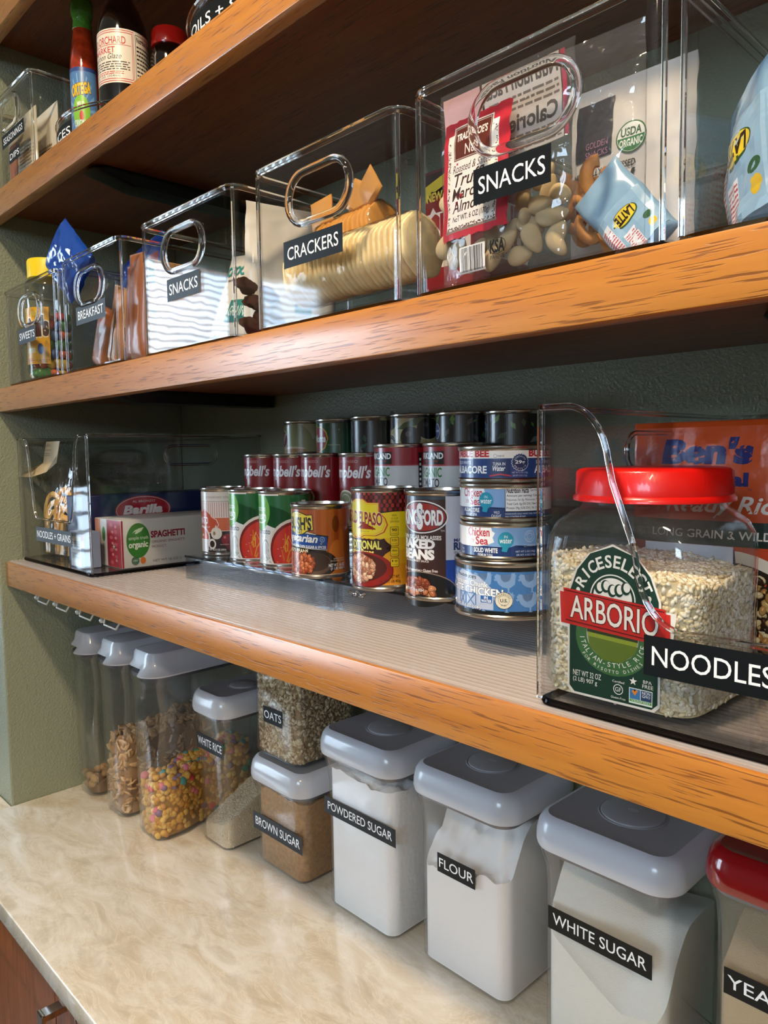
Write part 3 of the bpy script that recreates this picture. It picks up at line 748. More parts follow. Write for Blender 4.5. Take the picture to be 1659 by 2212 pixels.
# -- tomato soup with garlic
a = base(101, 'e6ddd2', 5).rect(-130, 230, 80, 81, 'b9ab98').text('CONDENSED SOUP', 8, 78, 85, 88, '8d7a66')
a.rect(-130, 230, 54, 79, 'efe4dd')
for k in range(60): a.rect(-128+6*k, -125+6*k, 54, 79, 'd3a79a')
a.rect(-130, 230, 36, 57, 'd2663f').rect(-130, 230, 56, 57, 'f3d8cc').rect(-130, 230, 5, 36, '2a1713').rect(-130, 230, 36, 36.8, 'f3d8cc')
a.poly([(-60, 40), (-50, 62), (-10, 66), (0, 70), (22, 62), (26, 58), (40, 54), (46, 46), (40, 38), (28, 34), (-10, 30)], 'f0c4b2')
a.poly([(-58, 41), (-49, 61), (-10, 65), (0, 69), (21, 61), (25, 57), (38, 53), (44, 46), (38, 39), (27, 35), (-10, 31)], 'c9512f')
a.text('TOMATO', -42, 14, 47, 57, 'fbf4ee', bold=.02).text('CONDENSED SOUP', -40, 20, 41, 43.5, 'f3d8cc')
a.ell(-14, 26, 34, 18, 'e9dcd2').ell(-14, 27, 29, 14, 'd84a2a').ell(-18, 33, 6, 2.4, '5f7d33').ell(-9, 30, 5, 2, 'f1e4c8').poly([(-46, 24), (18, 24), (12, 5), (-40, 5)], 'e6d8ce')
a.ring(26, 17, 11, 8, 3, 'eadfd6', wx=4).ell(38, 33, 15, 9, 'e9ddcd').poly([(32, 38), (38, 46), (44, 38)], 'e9ddcd').ell(33, 33, 3.5, 3, '9a7f58').ring(38, 33, 9, 9, .5, 'bfae94').ell(66, 23, 14, 9, '8b1f2a').ell(76, 14, 12, 8, '6d1520').ell(60, 27, 3, 2, 'd0707c')
a.text('SERVING SUGGESTION', 48, 70, 15.6, 17, 'e8d8d0').text('NET WT 10.75 OZ (305g)', 6, 62, 6.5, 10, 'f4ece6', bold=.02)
a.text('GOOD', -42, -30, 88, 90, '6a7aa0').ell(-36, 73, 7, 4, '2b4f9a').ell(-36, 65, 6, 3.5, '2b4f9a').text('AB', -42, -30, 72, 75, 'f0f0f4').rect(-70, -28, 70, 93, 'e9e2da').ell(-36, 73, 7, 4, '2b4f9a').text('B', -40, -32, 71, 76, 'f0f0f4', bold=.03)
can('soup can with cream stripes and garlic picture, furthest left in the front row', -.992, .6165, RZ[0], .0335, .101, a, 'cans in the front row')
# -- plain white tomato soup, two of them
def fresh():
    a = base(101, 'ece6e0', 5)
    a.poly([(-130, 95), (-130, 84), (-60, 86), (-20, 84), (18, 82), (50, 76), (72, 68), (100, 50), (140, 30), (230, 30), (230, 95)], '1d6a34')
    a.poly([(140, 95), (140, 30), (230, 20), (230, 95)], '1d6a34')
    a.rect(92, 104, 74, 88, 'ece6e0')
    for q in range(3): a.rect(94+q*3, 96+q*3, 76, 86, '1d6a34')
    a.ell(-14, 74, 33, 26, '6db33c').poly([(-60, 94.5), (40, 94.5), (40, 99), (-60, 99)], 'ece6e0')
    a.text('amazon', -34, 6, 74, 79, 'f4fbee', bold=.01).text('fresh', -36, 8, 63, 73, 'f4fbee', bold=.02)
    a.poly([(-34, 62), (-20, 57.5), (-6, 57.5), (4, 60), (3, 62), (-6, 59.5), (-20, 59.5)], 'f4fbee').poly([(1, 57), (9, 62), (2, 63.5)], 'f4fbee')
    a.text('Tomato', -28, 19, 43.5, 51, '2d3b33', bold=.005).text('soup', -12, 9, 38, 41.5, 'b8b2ac')
    a.ell(4, 22, 12, 15, 'a9a49d').ell(5, 21, 10, 13, 'd8d2c8').ell(3, 24, 5, 8, 'c2bbb0').poly([(10, 22), (24, 34), (60, 48), (62, 46), (28, 31), (14, 19)], 'b0aaa2')
    rd = random.Random(5)
    for k in range(26):
        x, y = rd.uniform(-34, 22), rd.uniform(6, 13)
        a.poly([(x, y), (x+rd.uniform(3, 8), y+rd.uniform(-2, 3)), (x+rd.uniform(0, 5), y+rd.uniform(1, 5))], rd.choice(['cfcac4', 'b7b1aa', 'dedad5', '9aa07e', 'c6c0b9']))
    a.ell(80, 24, 66, 41, 'e8dccb').ell(80, 23.5, 61, 37.5, '7e1410').ell(82, 22, 58, 35.5, 'd22d1a').ell(88, 14, 44, 24, 'e23a20').rect(-130, 230, 0, 5, 'ece6e0')
    rd = random.Random(3)
    for k in range(17):
        x, y = rd.uniform(46, 74), rd.uniform(6, 32); dx, dy = rd.uniform(-9, 9), rd.uniform(4, 14)
        a.poly([(x, y), (x+2.2, y-.4), (x+dx+2.4, y+dy), (x+dx, y+dy+1)], rd.choice(['e8982a', 'd9801f', 'f0ab3c']))
    for k in range(7): a.ell(rd.uniform(34, 60), rd.uniform(7, 40), 2, .4, 'f6a08a')
    return a
fa = fresh()
can('white tomato soup can with green circle, second from the left in front', -.901, .610, RZ[0], .0355, .101, fa, 'cans in the front row')
can('white tomato soup can with green circle, touching the short baked beans can', -.825, .609, RZ[0], .0362, .101, fa, 'cans in the front row')
# -- vegetarian baked beans
a = base(89, 'b0561e', 4.5, 82.5)
for k in range(14): a.rect(-130+k*26, -120+k*26, 4.5, 82.5, ['a84e1a', 'bb6226', '9c4516'][k % 3])
a.rect(40, 41, 4.5, 82.5, 'c9772e').ell(82, 65, 8, 10, '6f2c10').ell(84, 20, 20, 26, 'c8702a').ell(95, 36, 6, 22, 'c46a26')
a.rect(-75, 41, 30, 55, '15110f')
a.poly([(-75, 60), (-26, 60), (66, 51), (62, 33), (42, 27), (42, 36), (-75, 42)], '15181c').poly([(-75, 59), (-26, 58.5), (63, 50), (63, 34), (-75, 42)], '1b4a96').poly([(-75, 42.6), (63, 34.6), (63, 34), (-75, 42)], 'e9e2c8')
a.poly([(-75, 61), (-26, 60.4), (0, 59.6), (42, 53.5), (42, 52.7), (0, 58.8), (-75, 60)], 'e9e2c8')
a.poly([(-26, 60), (-26, 72), (-19, 79), (0, 81), (18, 78), (24, 76.5), (36, 77), (38, 58), (26, 57), (16, 53), (2, 52), (-16, 55)], '2a2412').poly([(-24.5, 60.5), (-24.5, 71.5), (-18, 78), (0, 80), (17, 77), (23, 75.5), (34.5, 76), (36.5, 58.8), (25, 58), (15, 54), (2, 53), (-15, 56)], 'f0d548')
a.text("BUSH'S", -23, 33, 59.5, 74, '1c2636', bold=.035, tilt=-1).text('BEST', -6, 14, 54.5, 58.8, '1c2636', bold=.02).text('SINCE 1908', -8, 12, 76, 77.5, '6a5a20')
a.text('Vegetarian', -44, 45, 43.5, 55, 'f8f6f0', bold=.03, shear=.3, out='10285c', ow=.02, tilt=-3).ring(54, 47, 4.5, 3.2, .5, 'dce6f4').text('U', 52.6, 55.4, 45.8, 48.3, 'dce6f4').poly([(50, 42), (52, 43.2), (54, 42), (52, 40.8)], 'c7a24a')
a.text('MADE SAUCE WITH BROWN SUGAR & SPICES', -52, 61, 39, 42, 'f4f2ea', bold=.02, tilt=-3).text('BAKED BEANS', -36, 26, 32, 36.5, 'f2e6c0', bold=.03, tilt=-1.5)
a.ell(44, 18, 40, 16, '2a1f1a').ell(40, 18, 32, 13, '5a4438').ell(38, 20, 30, 11, '3a2a22')
a.beans(2, 18, 34, 13.5, 3.3, BN, 210, 4, 1.55)
a.rect(-75, -20, 4.5, 8, '4a2010').rect(-130, 230, 4.4, 5.2, 'c8b8a8')
a.text('SERVING', 76, 100, 22.6, 24, 'e9dcc8').text('SUGGESTION', 70, 100, 20, 21.6, 'e9dcc8').text('NET WT. 16 OZ', 66, 102, 13.8, 17.4, 'ffffff', bold=.02, out='2a1208').text('(1 LB) 454 g', 70, 102, 9.4, 13, 'ffffff', bold=.02, out='2a1208')
can('short orange-brown baked beans can with yellow shield logo in front', -.718, .583, RZ[0], .0366, .089, a, 'cans in the front row')
# -- refried beans
a = base(111, 'e9b51c', 7, 106).rect(-130, 230, 58, 106, 'efd020').rect(-130, 230, 7, 30, 'dd8f1c').rect(-130, 230, 30, 45, 'e3a01c')
a.poly([(-130, 106), (-130, 88), (10, 90), (30, 84), (60, 86), (230, 86), (230, 106)], '2c1512')
rd = random.Random(2)
for i in range(40):
    for j in range(5):
        x = -128+i*9+(j % 2)*4; y = 87+j*4.3
        a.poly([(x, y), (x+2.4, y-.9), (x+5.6, y), (x+5.6, y+3), (x+2.8, y+4), (x, y+3)], rd.choice(['8f2420', 'a5332a', '741a18', 'b14438']))
SH = [(-70, 88), (-32, 90), (-30, 96), (-12, 100), (6, 100), (16, 96), (36, 96), (36, 86), (46, 79), (50, 72), (44, 64), (30, 60), (8, 60), (-2, 57), (-16, 58), (-30, 62), (-70, 62)]
a.poly([(x*1.0+(1 if x > 0 else 0), y) for x, y in SH], 'c8551a').poly([(x*.97, 78+(y-78)*.955) for x, y in SH], 'f2dc3a').poly([(x*.93, 78+(y-78)*.9) for x, y in SH], 'e07a1e').poly([(x*.915, 78+(y-78)*.88) for x, y in SH], 'f0d72a')
a.text('OLD ELPASO', -34, 41, 74, 87, '9c1f1c', bold=.03, out='f7ecb8', ow=.03, tilt=-2.5).poly([(-6, 68.5), (2, 69), (6, 73), (14, 73), (18, 69), (30, 68), (30, 67), (-6, 67.5)], 'a8301c').rect(24, 25, 66, 71, 'a8301c').text('AUTHENTIC SINCE 1938', -6, 18, 64.2, 65.4, '8a5a1a')
bp = [(-90, 40)]+wob(-88, 44, 57, .7, 30, 5)+[(48, 54), (44, 52), (56, 50), (46, 47), (54, 44), (46, 41)]+list(reversed(wob(-88, 42, 38, .9, 30, 8)))
a.poly(bp, '3b1810').text('TRADITIONAL', -46, 39, 46.5, 55, 'e6e06a', bold=.035, tilt=-.6).text('Refried Beans', -34, 26, 39.5, 46, 'f3e27a', bold=.03, tilt=-.4)
a.ell(4, 22, 55, 19.5, '5c0e0c', a0=-180, a1=180).ell(4, 24, 55, 19, '8e1b16').ell(0, 26, 48, 15.5, '4d1a10').beans(-2, 25, 27, 14, 3.2, ['b98062', 'c99676', 'a66a4c', 'd8ac8c', '9a5a3e', 'e0b898'], 330, 9, 1.6)
a.poly([(-130, 7), (-130, 20), (-50, 18), (-20, 8.5), (4, 7)], '54200f')
for k, (t1, t2) in enumerate((('90', 'CALORIES'), ('0.5g', 'SAT FAT'), ('450mg', 'SODIUM'), ('1g', 'TOTAL SUGARS'))):
    y = 70-k*11.2; a.rrect(54, 69, y-9.6, y, 2, '4a3a10').rrect(54.8, 68.2, y-9.1, y-.5, 1.8, 'efc81e').text(t1, 57, 66, y-5, y-2, '2c2008', bold=.02).text(t2, 56, 67, y-8, y-6.6, '2c2008')
a.text('PER', 58, 66, 81, 83, '2c2008').text('1/2 CUP', 56, 68, 77.6, 79.8, '2c2008').text('SERVING', 54, 70, 74.4, 76.6, '2c2008')
a.text('NET WT.', 53, 70, 14.5, 18, '4a2008', bold=.015).text('16 OZ (1 LB) 453g', 36, 71, 9.2, 13, '4a2008', bold=.015)
can('yellow refried beans can with red roof tiles, between the two bean cans', -.599, .579, RZ[0], .038, .111, a, 'cans in the front row')
# -- brown sugar molasses baked beans
a = base(111, '3a1d17', 5, 102).rect(-130, 230, 102, 105, '30404c').rect(49, 150, 24, 105, 'c3c4cc').rect(49, 150, 5, 42, '1f3c8c')
a.rect(150, 230, 5, 105, 'c3c4cc').text('MADE', 62, 86, 60, 63, '2a3c6c', bold=.03).text('RIGHT', 62, 104, 52, 59, '2a3c6c', bold=.05).text('IN THE USA', 62, 96, 48, 50.5, '2a3c6c')
a.ell(8, 84.5, 45, 16.5, 'ece4e2').ell(8, 84.5, 43, 15.2, '301512').ell(8, 84.5, 41, 14, '9c2a20')
a.text('KING', -32, 4, 77, 91, 'f3efec', bold=.04, out='24476e', ow=.03).text('SFORD', 2, 45, 77, 91, 'f3efec', bold=.04, out='24476e', ow=.03).text('S', 2, 12, 73, 97, 'f3efec', bold=.04, out='24476e', ow=.02)
a.text('TM', 41, 47, 70, 72, 'd8cfc8').text('BROWN SUGAR MOLASSES', -46, 42, 62.5, 66.5, 'efe8e0', bold=.03, tilt=-.6).text('BAKED', -34, 31, 53.5, 61.5, 'f6f2ee', bold=.06).text('BEANS', -34, 30, 42.5, 51.5, 'f6f2ee', bold=.06).text('IN A RICH, SWEET SAUCE', -30, 22, 39, 41.4, 'e4dad2', bold=.02)
a.text('No MSG \u2022 No Preservatives \u2022 Gluten Free', -48, 36, 29.5, 32.5, 'efe8e2', bold=.01)
a.ell(4, 12, 62, 18, '8a7668').ell(4, 11.4, 61, 17.6, '0f0a09').rect(-130, 49, 5, 8, '0f0a09').beans(-2, 10, 32, 13, 3.5, ['9c5230', 'b06a42', '8a4022', 'c48258', '7a341a'], 170, 12, 1.65, clip=lambda x, y: y > 7.5)
a.text('NET WT. 15 oz (425g)', -26, 14, 9, 12.6, 'f4f0ec', bold=.02, out='20100a')
can('dark brown molasses baked beans can with red oval logo, beside the tuna stack', -.516, .579, RZ[0], .038, .111, a, 'cans in the front row')
# -- condensed soup with script logo, four of them
def soup():
    a = base(101, '8d1119', 34, 95).rect(-130, 230, 5, 34, 'e4ddd6').rect(-130, 230, 33.6, 34.4, 'c9a24a')
    a.text('CONDENSED', -38, 36, 87.5, 91, 'c98a8a', bold=.01).text("Campbell's", -62, 66, 64, 84, 'f6efee', bold=.03, shear=.25, tilt=-1)
    a.ell(0, 40, 26, 12, 'e7ddc4').ell(0, 40, 22, 10, '8a8a6a').ring(0, 40, 14, 6.5, .8, 'e7ddc4').text('SOUP', -22, 22, 12, 26, '8d1119', bold=.04)
    return a
sa = soup()
for x, lab in ((-.973, 'red script soup can at the left end of the middle row'), (-.8965, 'second red script soup can from the left, middle row'), (-.8296, 'third red script soup can from the left, middle row'), (-.747, 'red script soup can beside the organic tomato cans')):
    can(lab, x, .682, RZ[1], .033, .101, sa, 'red condensed soup cans')
def org():
    a = base(111, 'cfccc8', 5).rect(-130, 230, 84, 106, '9c1b25').rect(-130, 230, 84, 85, 'b84a50')
    a.rect(-46, 22, 86, 101, '17110f').text('KIRKLAND', -42, 20, 92.5, 99, 'f4f0ee', bold=.035).text('Signature', -28, 10, 87.5, 91.5, 'b02a30', shear=.4)
    a.text('ORGANIC', -46, 17, 71.5, 82, '2f7a3a', bold=.02).text('TOMATO', -44, 12, 60, 69.5, '1c1a1a', bold=.02).text('PASTE', -44, 0, 48, 57, '1c1a1a', bold=.02).ell(-10, 26, 34, 18, 'b8281c').ell(-16, 32, 12, 6, 'd8604a')
    a.rect(74, 82, 40, 100, '26201e'); [a.rect(76, 80, 42+6*k, 45+6*k, 'e8e4e0') for k in range(9)]
    return a
oa = org()
can('organic tomato can with red band, left one of the pair', -.6655, .677, RZ[1], .038, .111, oa, 'organic tomato cans in the middle row')
can('organic tomato can with red band, right one next to the tuna', -.581, .677, RZ[1], .038, .111, oa, 'organic tomato cans in the middle row')
# -- back row
a = base(111, '9a9568', 5, 106).ell(60, 98, 60, 14, 'b9b48c').ell(20, 78, 50, 30, '8f9060').rect(-130, 230, 5, 64, '1c1814').ell(-14, 66, 60, 5, 'c8a878').ell(10, 69, 40, 3.4, 'd8c0a0').ell(22, 66, 34, 3, 'a87848')
a.ell(-30, 84, 30, 15, 'd8cfc0').ell(-30, 84, 27, 13, '7c2432').text('W', -46, -12, 77, 92, 'e8dfd4', bold=.03, shear=.2).text('PINK BEANS', -72, 28, 55, 62, 'cfc6b4', bold=.03)
can('bean can with red W badge at the left end of the back row', -.9635, .7565, RZ[2], .0362, .1125, a, 'cans in the back row')
a = base(111, '124a26', 5, 106).rect(-130, 230, 90, 106, '10431f')
hs = [(-50, 96), (-38, 99), (-30, 94), (-20, 99), (-2, 100), (14, 92), (19, 82), (10, 70), (-8, 64), (-20, 58), (-30, 56), (-42, 62), (-58, 72), (-64, 84)]
a.poly([(x+3 if x > -24 else x-2, y+(1.4 if y > 78 else -1.4)) for x, y in hs], 'e0b62c').poly(hs, 'a11b24').text('Del Monte', -56, 14, 78, 88, 'f6efe8', bold=.05, out='5c0c12').poly([(-26, 100), (-30, 106), (-24, 103), (-20, 107), (-17, 101)], '8fb83c').ring(50, 96, 1.6, 1, .3, 'c8d8c8').rect(20, 52, 73, 74, '93a884').rect(51, 52, 55, 74, '93a884').text('WITH', -6, 44, 55, 59, '6f9468')
can('dark green can with red heart-shaped logo in the back row', -.8815, .7565, RZ[2], .0362, .1125, a, 'cans in the back row')
def leafy(seed, oval):
    a = base(111, '0b0e12', 5, 106); rd = random.Random(seed)
    for k in range(40):
        x, y, s = rd.uniform(-120, 220), rd.uniform(50, 102), rd.uniform(3, 9); c = rd.choice(['5f8a3a', '2c5a44', '6a6468', '40503a', '7ea24c', '1d3f3a', '54504e']); th = rd.uniform(-.6, 1.2)
        dx, dy = math.sin(th), math.cos(th)
        a.poly([(x-dx*s*1.5, y-dy*s), (x+dy*s*.9, y-dx*s*.35), (x+dx*s*1.5, y+dy*s), (x-dy*s*.9, y+dx*s*.35)], c)
    if oval: a.ell(oval, 87, 11, 10, 'dfe4ee').ell(oval, 87, 9.6, 9, '1d3f8c').text('Kroger', oval-8, oval+8, 85, 89.5, 'f2f4fa', bold=.02)
    return a
can('black leafy-print can right of the dark green can, back row', -.7995, .7565, RZ[2], .0375, .113, leafy(4, -44), 'black leafy-print cans in the back row')
can('black leafy-print can between the olives and the last back-row can', -.6333, .7565, RZ[2], .0375, .111, leafy(9, -28), 'black leafy-print cans in the back row')
can('black leafy-print can directly behind the tuna stack', -.5523, .7565, RZ[2], .0375, .109, leafy(14, -43), 'black leafy-print cans in the back row')
a = base(111, 'c4b284', 5, 106).ell(30, 60, 60, 20, 'b09a66').ell(-26, 104, 24, 13, '1d1614').poly([(0, 92), (16, 100), (44, 105), (40, 97), (18, 91)], '4a5c38').poly([(-2, 92), (40, 106), (90, 105), (60, 98)], '54643e')
a.ell(30, 80, 23, 15, '241a1c').ell(26, 85, 7, 4, '6a5a58').ell(70, 92, 26, 14, '17120f').ell(64, 97, 6, 3, '4a403c').ell(-26, 70, 24, 16, 'e6dfc8').ell(-26, 70, 22, 14.6, '1a2430').ell(-26, 69, 15, 10, 'd6c9a6').ell(-26, 66, 10, 8, '3b7ab0').arc('MACOS FAMILY', -26, 70, 18.5, 12.3, 200, -20, 3, 'f4f0e4').ell(56, 60, 14, 9, '6a7a2c')
can('beige olive can with dark olives printed on it, back row', -.7177, .7565, RZ[2], .0375, .1125, a, 'cans in the back row')
# -- tuna and chicken stack
ZT = [RZ[0], -.0967, -.0619, -.0278]
def rooster(a, x, y, s, c, k=1.):
    P = [(-9, 6), (-7, 9), (-4, 8), (-3, 3), (0, 0), (4, 2), (5, 6), (5.4, 9), (6, 11), (7, 9.4), (8, 11), (8.6, 8.6), (10, 8), (8.6, 7), (9, 4), (8.4, -2), (5.5, -5), (4, -6), (3.6, -10), (5.5, -11), (1, -11), (2.6, -10), (2.2, -6.2), (-2, -5.2), (-5.4, -2), (-7, 2), (-8.4, 1), (-9.6, 3), (-8, 4)]
    a.poly([(x+p[0]*s*k, y+p[1]*s) for p in P], c)
a = base(52, '3f76b4', 7, 45).rect(-130, 230, 2.6, 8.2, '0e1012').rect(-130, 230, 43.2, 47, '0e1012')
for j in range(2):
    for i in range(12): rooster(a, -118+i*25+(0 if j else 2), 34-j*17.5, .82, '7fa3d0', 1.5)
a.poly([(-34, 9), (-34, 34), (-20, 43), (6, 38), (22, 27), (22, 9)], 'b8c4da')
a.text("TRADER JOE'S", -28, 2, 36, 39, '14161a', bold=.03, tilt=-1).text('Premium Chunk', -38, 16, 30.5, 35.5, 'ffffff', bold=.02, out='2b3f66', ow=.02, tilt=-2).text('WHITE CHICKEN', -50, 32, 23.5, 30, 'ffffff', bold=.03, out='1d2f52', ow=.025, tilt=-2.6)
for q in ((-24, -13), (-13, 2)):
    for p in ([(q[0], 10.5), (q[0]+1, 10.5), (q[0]+1, 23), (q[0], 23)], [(q[1]-1, 10.5), (q[1], 10.5), (q[1], 23), (q[1]-1, 23)], [(q[0], 22.2), (q[1], 22.2), (q[1], 23), (q[0], 23)], [(q[0], 10.5), (q[0]+1.4, 10.5), (q[1], 23), (q[1]-1.4, 23)], [(q[1]-1.4, 10.5), (q[1], 10.5), (q[0]+1.4, 23), (q[0], 23)]): a.poly(p, '3f76b4')
a.rect(7, 21.5, 14.5, 22, 'dfe6f0').rect(7.6, 20.9, 15, 21.5, '2f66a8').text('IN', 12, 16, 18.6, 20.9, 'ffffff', bold=.02).text('WATER', 8.6, 20, 15.6, 18, 'ffffff', bold=.02)
a.text('NET WT. 12.5 OZ (354g)', -38, 8, 9, 12.6, 'f6f8fb', bold=.02, out='22304c', tilt=-1)
a.ell(33, 18, 9.2, 7.6, '14161a').ell(33, 18, 8.8, 7.2, 'e8e0c8').ring(33, 18, 5.6, 4.6, .25, '14161a').text('U.S.', 29.4, 36.6, 16.6, 19.4, '14161a', bold=.02).text('P-65', 30.6, 35.4, 13, 14.6, '14161a').arc('INSPECTED', 33, 18, 7.2, 5.8, 165, 15, 1.7, '14161a')
can('wide blue chicken can with rooster pattern at the bottom of the tuna stack', -.4222, .5665, ZT[0], .0495, .0517, a, 'cans in the tuna stack')
def sea(kind):
    a = base(34, '7fa9da', 2.6, 31.4).rect(-130, 230, 31.3, 31.5, 'e8eef6')
    wv = [(-130, 2.6), (-130, 12)]
    for i in range(61): x = -130+6*i; wv.append((x, 12.6+1.2*math.sin(x*.16)+.6*math.sin(x*.4)))
    wv += [(230, 2.6)]; a.poly(wv, '16366e')
    o = 10 if kind else 0
    a.poly([(-60+o, 14), (-62+o, 31.3), (10+o, 31.3), (11+o, 27), (15+o, 25), (12+o, 21), (14+o, 17), (4+o, 14), (-10+o, 12.5), (-40+o, 12.5)], 'eef1f4')
    a.text('Chicken', -24+o, 8+o, 22, 29.5, 'c0283a', bold=.02).text('of the', -20+o, -14+o, 16, 20.6, 'c0283a').text('Sea', -11+o, 6+o, 14.6, 21.4, 'c0283a', bold=.02)
    x = 13 if not kind else 38
    a.ell(x, 19, 9.5, 7.2, '2396b4').poly([(x-4, 14), (x+4, 14), (x+1, 8.5), (x-5, 9)], '2396b4').text('IN', x-2, x+2, 20.8, 23.2, 'eaf6fa').text('water', x-7.5, x+7.5, 16.2, 20, 'f6fbfd', bold=.01)
    if kind:
        a.text('SOLID WHITE', -4, 28, 7.6, 11.6, 'f6f8fb', bold=.03).text('PREMIUM TUNA', 2, 22, 4.2, 6.6, 'f0f4fa', bold=.01).text('NET WT 5 OZ (142g)', 50, 76, 7.6, 9.6, 'dfe6f2').text('DR WT. 4 OZ (113g)', 51, 76, 4.6, 6.6, 'dfe6f2')
        a.ring(68, 22, 7, 5.4, .4, 'c4d6ee').ring(68, 22, 4, 3, .5, 'c4d6ee').arc('CANNED IN', 68, 22, 5.6, 4.3, 170, 10, 1.2, 'dce8f6').arc('AMERICA', 68, 22, 5.8, 4.5, 200, 340, 1.2, 'dce8f6', inside=True).ring(62, 13.8, 1.6, 1.2, .2, 'dfe6f2').text('PAREVE', 65, 76, 13, 14.8, 'dfe6f2').text('WILD', -30, -24, 8, 10, 'dfe6f2').text('CAUGHT', -31, -23, 5, 7, 'dfe6f2')
    else:
        a.text('ALBACORE', -24, 4, 8.4, 12, 'f6f8fb', bold=.02).text('PREMIUM TUNA', -20, 0, 5, 7.4, 'f0f4fa').text('WILD', 23, 30, 7.4, 9.6, 'f0f4fa').text('CAUGHT', 20, 32, 4.2, 6.6, 'f0f4fa')
        a.rect(36.5, 130, 8.8, 31.3, '10151c').rect(37.2, 129, 9.6, 30.6, 'eef0f2').text('Nutrition Facts', 38.4, 66, 25.5, 30, '10151c', bold=.03).text('Serving size', 68, 90, 26, 29, '10151c')
        for k, s_ in enumerate(('Amount per serving: Calories 130', 'Polyunsat. Fat 0g, Monounsat. Fat 0g, Chol', 'Total Carb. 0g (0% DV), Fiber 0g (0% DV)', 'Protein 29g (52% DV), Vit. D (15% DV)')): a.text(s_, 38.4, 92, 21.6-3.6*k, 24.2-3.6*k, '10151c', bold=.01 if k != 1 else 0)
        a.text('INGREDIENTS: SOLID WHITE TUNA, WATER, VEGETABLE', 37, 92, 6.4, 8, 'dfe6f2').text('MAY CONTAIN BONES', 37, 62, 3.8, 5.6, 'dfe6f2')
    return a
can('blue tuna can marked SOLID WHITE, standing on the chicken can', -.4217, .562, ZT[1], .0425, .0345, sea(1), 'cans in the tuna stack')
can('blue tuna can marked ALBACORE with nutrition panel, third up the stack', -.4212, .562, ZT[2], .0425, .0338, sea(0), 'cans in the tuna stack')
a = base(34, '223f78', 2.6, 21.5).rect(-130, 230, 21.5, 30, 'ebe6df')
for o in (-118, 0, 118):
    a.text('BUMBLE BEE', -50+o, 18+o, 23, 28.6, 'b81e2c', bold=.045).ring(26+o, 23.6, 2.2, 1.6, .3, '333333').text('PARVE', 29+o, 37+o, 22.6, 24.4, '333333')
    a.text('SOLID WHITE', -40+o, -8+o, 16.6, 19.4, 'dfe4ee', bold=.01).text('ALBACORE', -42+o, 15+o, 8.6, 14.8, 'f2f4f8', bold=.03).rect(20+o, 44+o, 5, 20.8, '1c3060')
    a.text('TUNA IN', 23+o, 38+o, 15.4, 18, 'f0f2f6', bold=.01).text('Water', 23+o, 38+o, 10.6, 15, 'f0f2f6', bold=.02, shear=.3).poly([(19+o, 6.8), (32+o, 8.4), (45+o, 6.8), (45+o, 5.6), (32+o, 7.2), (19+o, 5.6)], 'c0283a')
    n = 20; a.poly([(56+o+(11 if k % 2 else 10)*math.cos(PI*k/n), 18+(8 if k % 2 else 7.2)*math.sin(PI*k/n)) for k in range(2*n)], 'c9d2e2').poly([(56+o+(10.2 if k % 2 else 9.4)*math.cos(PI*k/n), 18+(7.4 if k % 2 else 6.7)*math.sin(PI*k/n)) for k in range(2*n)], '1b3158')
    a.text('29g', 50+o, 62+o, 16, 19.6, 'f2f4f8', bold=.02).arc('CONTAINS', 56+o, 18, 7.4, 5.2, 160, 20, 1.5, 'e6eaf2').arc('PROTEIN', 56+o, 18, 7.8, 5.6, 205, 335, 1.5, 'e6eaf2', inside=True).text('NET WT 5 OZ (142g)', 46+o, 66+o, 8, 9.8, 'c6cede').text('DR WT 4 OZ (113g)', 47+o, 65+o, 5.4, 7.2, 'c6cede')
can('tuna can with white band and red lettering on top of the stack', -.4222, .562, ZT[3], .0425, .0330, a, 'cans in the tuna stack')
# ================================================================== fillings
def pydata(name, V, F, m, parent=None, smooth=True):
    me = bpy.data.meshes.new(name); me.from_pydata(V, [], F); me.materials.append(m) if not isinstance(m, list) else [me.materials.append(q) for q in m]
    if smooth: me.polygons.foreach_set('use_smooth', [True]*len(F))
    o = bpy.data.objects.new(name, me); C.objects.link(o)
    if parent: o.parent = parent
    return o
def template(kind):
    bm = bmesh.new()
    if kind == 'grain': bmesh.ops.create_icosphere(bm, subdivisions=1, radius=1)
    elif kind == 'flake':
        bmesh.ops.create_icosphere(bm, subdivisions=1, radius=1)
        for v in bm.verts: v.co.z *= .18; v.co.x *= 1+.25*math.sin(5*v.co.y)
    elif kind == 'pillow':
        bmesh.ops.create_cube(bm, size=1.6); bmesh.ops.subdivide_edges(bm, edges=bm.edges[:], cuts=1, use_grid_fill=True)
        for v in bm.verts: v.co = v.co.normalized()*1.0*(.55+.45*max(abs(c) for c in v.co)); 
    elif kind == 'square':
        bmesh.ops.create_cube(bm, size=2); bmesh.ops.subdivide_edges(bm, edges=bm.edges[:], cuts=2, use_grid_fill=True)
        for v in bm.verts: v.co = Vector((v.co.x, v.co.y, v.co.z*.17+.16*math.sin(2*v.co.x)))*(1-.12*(abs(v.co.x*v.co.y) > .9))
    else:
        bmesh.ops.create_icosphere(bm, subdivisions=2, radius=1)
        for v in bm.verts: v.co *= 1+.25*noise.noise(v.co*2.2)
    V = [v.co.copy() for v in bm.verts]; bm.verts.index_update(); F = [[v.index for v in f.verts] for f in bm.faces]; bm.free()
    return V, F
